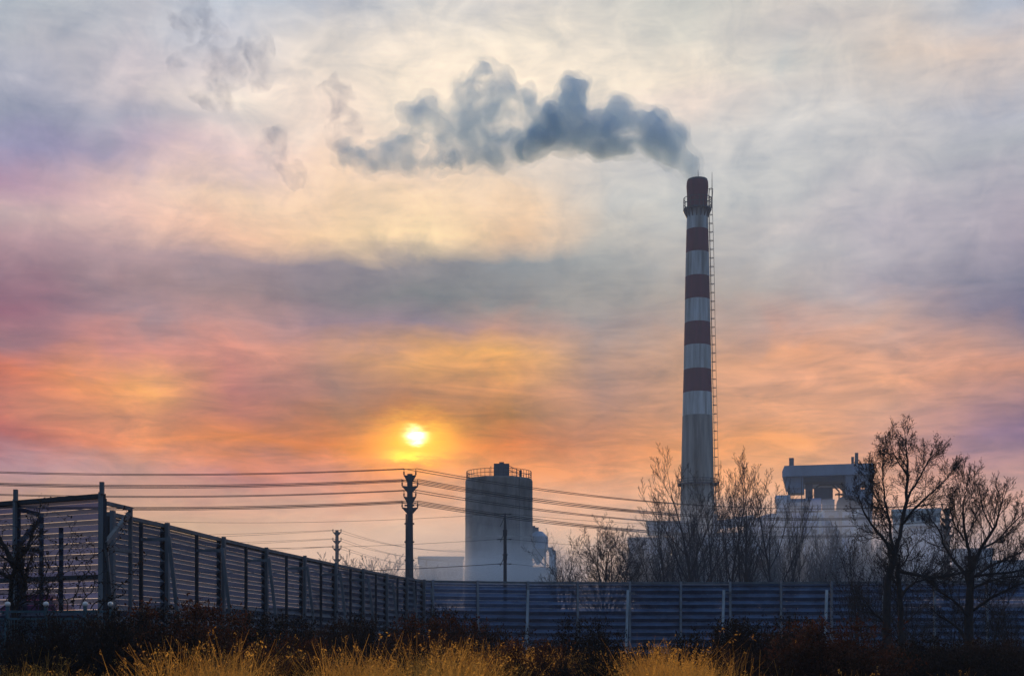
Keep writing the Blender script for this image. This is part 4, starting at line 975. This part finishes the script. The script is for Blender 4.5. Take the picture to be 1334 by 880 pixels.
def shrub_mesh(seed, w, h, nst, nleaf, kind='round'):
    nleaf = int(nleaf * 2.0)
    g_ = np.random.default_rng(seed); st = []; rg_ = random.Random(seed); tips = []; q = MB()
    for k in range(nst):
        b = Vector((rg_.uniform(-.45,.45)*w, rg_.uniform(-.3,.3)*w, -.05)); ln = h * rg_.uniform(.6, 1.05) * (1 - .45*abs(b.x/w)*2*.6)
        d = Vector((b.x/w*(.9 if kind=='round' else .25) + rg_.gauss(0,.12), rg_.gauss(0,.18), 1)).normalized(); p = b.copy(); pts = [p.copy()]
        for s in range(5):
            d = (d + Vector((rg_.gauss(0,.10), rg_.gauss(0,.10), -.05 if kind=='round' else .03))).normalized(); p = p + d*ln/5; pts.append(p.copy()); 
            if s > 0:
                for _ in range(3 if kind=='round' else 2):
                    e = p + Vector((rg_.gauss(0,.16), rg_.gauss(0,.16), rg_.uniform(.02,.25)))*(1 if kind=='round' else .6); q.tube([p, e], [.006,.003], 3, cap=False); tips.append(tuple(e)); tips.append(tuple((p+e)/2))
            tips.append(tuple(p))
        q.tube(pts, [.012*(1-i/7) for i in range(6)], 4, cap=False)
    tips = np.array(tips); tips = tips[tips[:,2] > .12*h]
    c = tips[g_.integers(0, len(tips), nleaf)] + g_.normal(0, .07, (nleaf,3))
    return q, leafcards(g_, c, g_.uniform(.014,.050,nleaf))
def shrub(seed, w, h, nst, nleaf, kind, leafm):
    o = thing('dead_shrub', 'x', 'shrub', (0,0,0), 'dark dead shrubs along the weedy foreground')
    q, lf = shrub_mesh(seed, w, h, nst, nleaf, kind); q.build('stems', MT['brush'], o); npmesh('foliage', [lf], MT[leafm], o); return o
shA = shrub(61, 2.2, 1.9, 60, 9000, 'round', 'brush_red'); shB = shrub(62, 1.8, 1.9, 55, 7500, 'round', 'brush'); shC = shrub(63, .55, 2.0, 34, 4200, 'tall', 'brush'); shD = shrub(64, 3.2, 1.6, 80, 13000, 'round', 'leaf_dry')
usedS = set()
SHR = [ # proto, px centre, y top, Y, width scale, label
 (shA, 250, 792, 27, .95, 'big rusty brown shrub mound below the curved fence, left of centre'),
 (shB, 196, 790, 28, .90, 'dark shrub just right of the small grey box at left'),
 (shB, 165, 793, 26.5, .62, 'dark narrow shrub beside the railing end at left'),
 (shD, 95, 800, 28.6, .62, 'dark brush hanging over the middle of the metal railing'),
 (shB, 45, 806, 29.2, .5, 'dark brush over the left end of the metal railing'),
 (shC, 308, 797, 34, .8, 'upright dark shrub in the row right of the rusty mound, nearest the mound'),
 (shC, 326, 799, 34, .8, 'upright dark shrub in the row right of the rusty mound, second one'),
 (shC, 345, 800, 35, .8, 'upright dark shrub in the row below the fence, third from the mound'),
 (shC, 372, 803, 36, .8, 'upright dark shrub in the row below the fence, fourth from the mound'),
 (shC, 398, 805, 36, .7, 'upright dark shrub in the row below the fence, fifth from the mound'),
 (shD, 450, 806, 34, .62, 'broad dark brush below the middle of the curved fence'),
 (shB, 478, 802, 36, .7, 'dark shrub before the narrow far panels of the curved fence'),
 (shC, 533, 802, 38, .7, 'thin upright weed clump left of the fence corner'),
 (shC, 568, 790, 37, .55, 'tall reed like clump just right of the fence corner'),
 (shC, 592, 797, 37, .7, 'leaning dark clump second right of the fence corner'),
 (shA, 575, 808, 32, .78, 'rusty brown shrub below the fence corner'),
 (shD, 630, 812, 34, .8, 'broad dark brush mound below the silo'),
 (shB, 700, 834, 36, .7, 'low dark shrub under the silo right edge'),
 (shC, 742, 806, 33, .6, 'left horn of the pair of dark upright shrubs below the bare trees'),
 (shC, 781, 806, 33, .6, 'right horn of the pair of dark upright shrubs below the bare trees'),
 (shB, 762, 826, 32.5, .8, 'dark shrub joining the two upright horns at its base'),
 (shB, 838, 836, 36, .62, 'low dark shrub under the leaning fence strut'),
 (shB, 940, 808, 31, .72, 'dark shrub below the second leaning fence strut'),
 (shC, 962, 807, 33, .8, 'upright dark weed clump right of the second strut'),
 (shB, 985, 812, 31, .72, 'dark shrub left of the third leaning strut, low and dense'),
 (shC, 1028, 800, 33, .6, 'tall dark weed spike left of the third leaning strut'),
 (shC, 1057, 803, 33, .7, 'tall dark weed spike directly below the third leaning strut'),
 (shA, 1085, 814, 27, .85, 'large straw topped brown mound at right below the third strut'),
 (shD, 1020, 822, 29, .6, 'broad dark brush left of the straw topped mound'),
 (shB, 1222, 826, 34, .9, 'brown shrub between the trunks of the two dark trees'),
 (shD, 1300, 828, 33, .8, 'broad dark shrub in the bottom right corner'),
 (shA, 388, 838, 25, .45, 'small rusty shrub among the golden grass, left of centre'),
 (shB, 556, 842, 24, .4, 'small dark shrub among the golden grass below the fence corner'),
 (shA, 690, 842, 24.5, .5, 'small rusty shrub among the golden grass below the silo'),
 (shB, 758, 846, 23.5, .45, 'small dark shrub among the golden grass right of centre'),
 (shB, 1160, 848, 40, .8, 'low dark shrub round the foot of the big dark tree'),
]
for pr, px, yt, Y, ws, lb in SHR:
    H = {shA:1.9, shB:1.9, shC:2.1, shD:1.6}[pr]; zt_ = Z(yt, Y); o = pr if pr.name not in usedS else copy_tree(pr); usedS.add(pr.name)
    p = at(px, 850, Y); o.location = (p.x, Y, gz(p.x, Y)); s = zt_ / H * 1.04; o.scale = (ws*1.15, ws*1.15, s); o.rotation_euler = (0, 0, NP.uniform(-.6,.6) + (math.pi if NP.random() < .5 else 0)); o['label'] = lb
def field(n, y0, y1, xpad=1.1, power=1.0):
    y = y0 + (y1-y0) * NP.random(n)**power; x = (NP.random(n)-.5) * 2 * y * 0.385 * xpad; return x, y
def noisef(x, y, s, o=0.0): return np.array([noise.noise(Vector((a*s, b*s, o))) for a, b in zip(x, y)])
# dark undergrowth between grass and fence
x, y = field(46000, 33, 76, power=1.1); nn = noisef(x, y, .22, 1.0)
h = (1.05 + .25*nn + NP.normal(0,.12,len(x))) * (1 + .003*(y-24)); h = np.clip(h, .35, 1.7); pxx = 667 + x/y*F
h *= np.where(pxx > 1080, 1.22, 1.0) * np.where((pxx > 280) & (pxx < 520), 1.12, 1.0)
h = np.where(NP.random(len(x)) < .03, h * NP.uniform(1.15, 1.5, len(x)), h)
b = np.stack([x, y, np.zeros_like(x)], 1)
bl = blades(NP, b, h, NP.uniform(.02,.05,len(x)), NP.uniform(0,.25,len(x)), 2, NP.uniform(0,.15,len(x)))
k = NP.integers(0, len(x), 60000); hh = NP.random(60000)**.6; lc = leafcards(NP, b[k] + np.stack([NP.normal(0,.10,60000), NP.normal(0,.10,60000), h[k]*hh], 1), NP.uniform(.02,.06,60000))
tag(npmesh('undergrowth', [bl, lc], MT['brush']), kind='stuff')
# golden grass in the foreground, in clumps
CL = [(300,1.0,38),(275,.8,25),(345,.7,30),(440,.9,45),(480,1.0,40),(520,.9,40),(560,.8,40),(600,.6,35),(660,.8,45),(720,.7,45),(800,.95,40),(835,1.0,35),(870,.9,35),(905,.7,25),(215,.6,45),(150,.45,40),(95,.3,35),(35,.5,45),(1040,.15,60)]
NT = 5200
x, y = field(NT, 17.8, 33); pxx = 667 + x/y*F
den = np.zeros_like(x)
for c, w_, s_ in CL: den = np.maximum(den, w_*np.exp(-((pxx-c)/s_)**2))
nn = noisef(x, y, .55, 5.0); keep = NP.random(NT) < np.clip(den*(.16 + 3.6*nn), .03, 1)
x, y, nn, den = x[keep], y[keep], nn[keep], den[keep]; nb = 38
hc = np.clip(.66 + .44*den + .8*nn + NP.normal(0,.24,len(x)), .35, 1.75); wc_ = NP.uniform(.06,.22,len(x))
X_ = np.repeat(x, nb); Y_ = np.repeat(y, nb); H_ = np.repeat(hc, nb); W_ = np.repeat(wc_, nb)
ox_ = NP.normal(0,1,len(X_)); oy_ = NP.normal(0,1,len(X_))
b = np.stack([X_ + ox_*W_, Y_ + oy_*W_, np.zeros_like(X_)], 1); h = H_ * NP.uniform(.45, 1.08, len(X_))
bl = blades(NP, b, h, NP.uniform(.007,.020,len(X_)), NP.uniform(.02,.34,len(X_)), 4, np.abs(NP.normal(0,.26,len(X_))))
V_ = bl[0].reshape(len(X_), -1, 3); tp_ = V_[:, -1]; kk = np.nonzero((NP.random(len(X_)) < .30) & (h > H_*.62))[0]
hd = np.concatenate([tp_[kk] + NP.normal(0,.022,(len(kk),3)) - np.array([0,0,.02*q_]) for q_ in range(5)])
lc = leafcards(NP, hd, NP.uniform(.012,.030,len(hd)))
tag(npmesh('dry_grass', [bl, lc], MT['grass']), kind='stuff')
for o in list(C.objects):
    if o.get('label') == 'x': print('UNLABELLED', o.name)
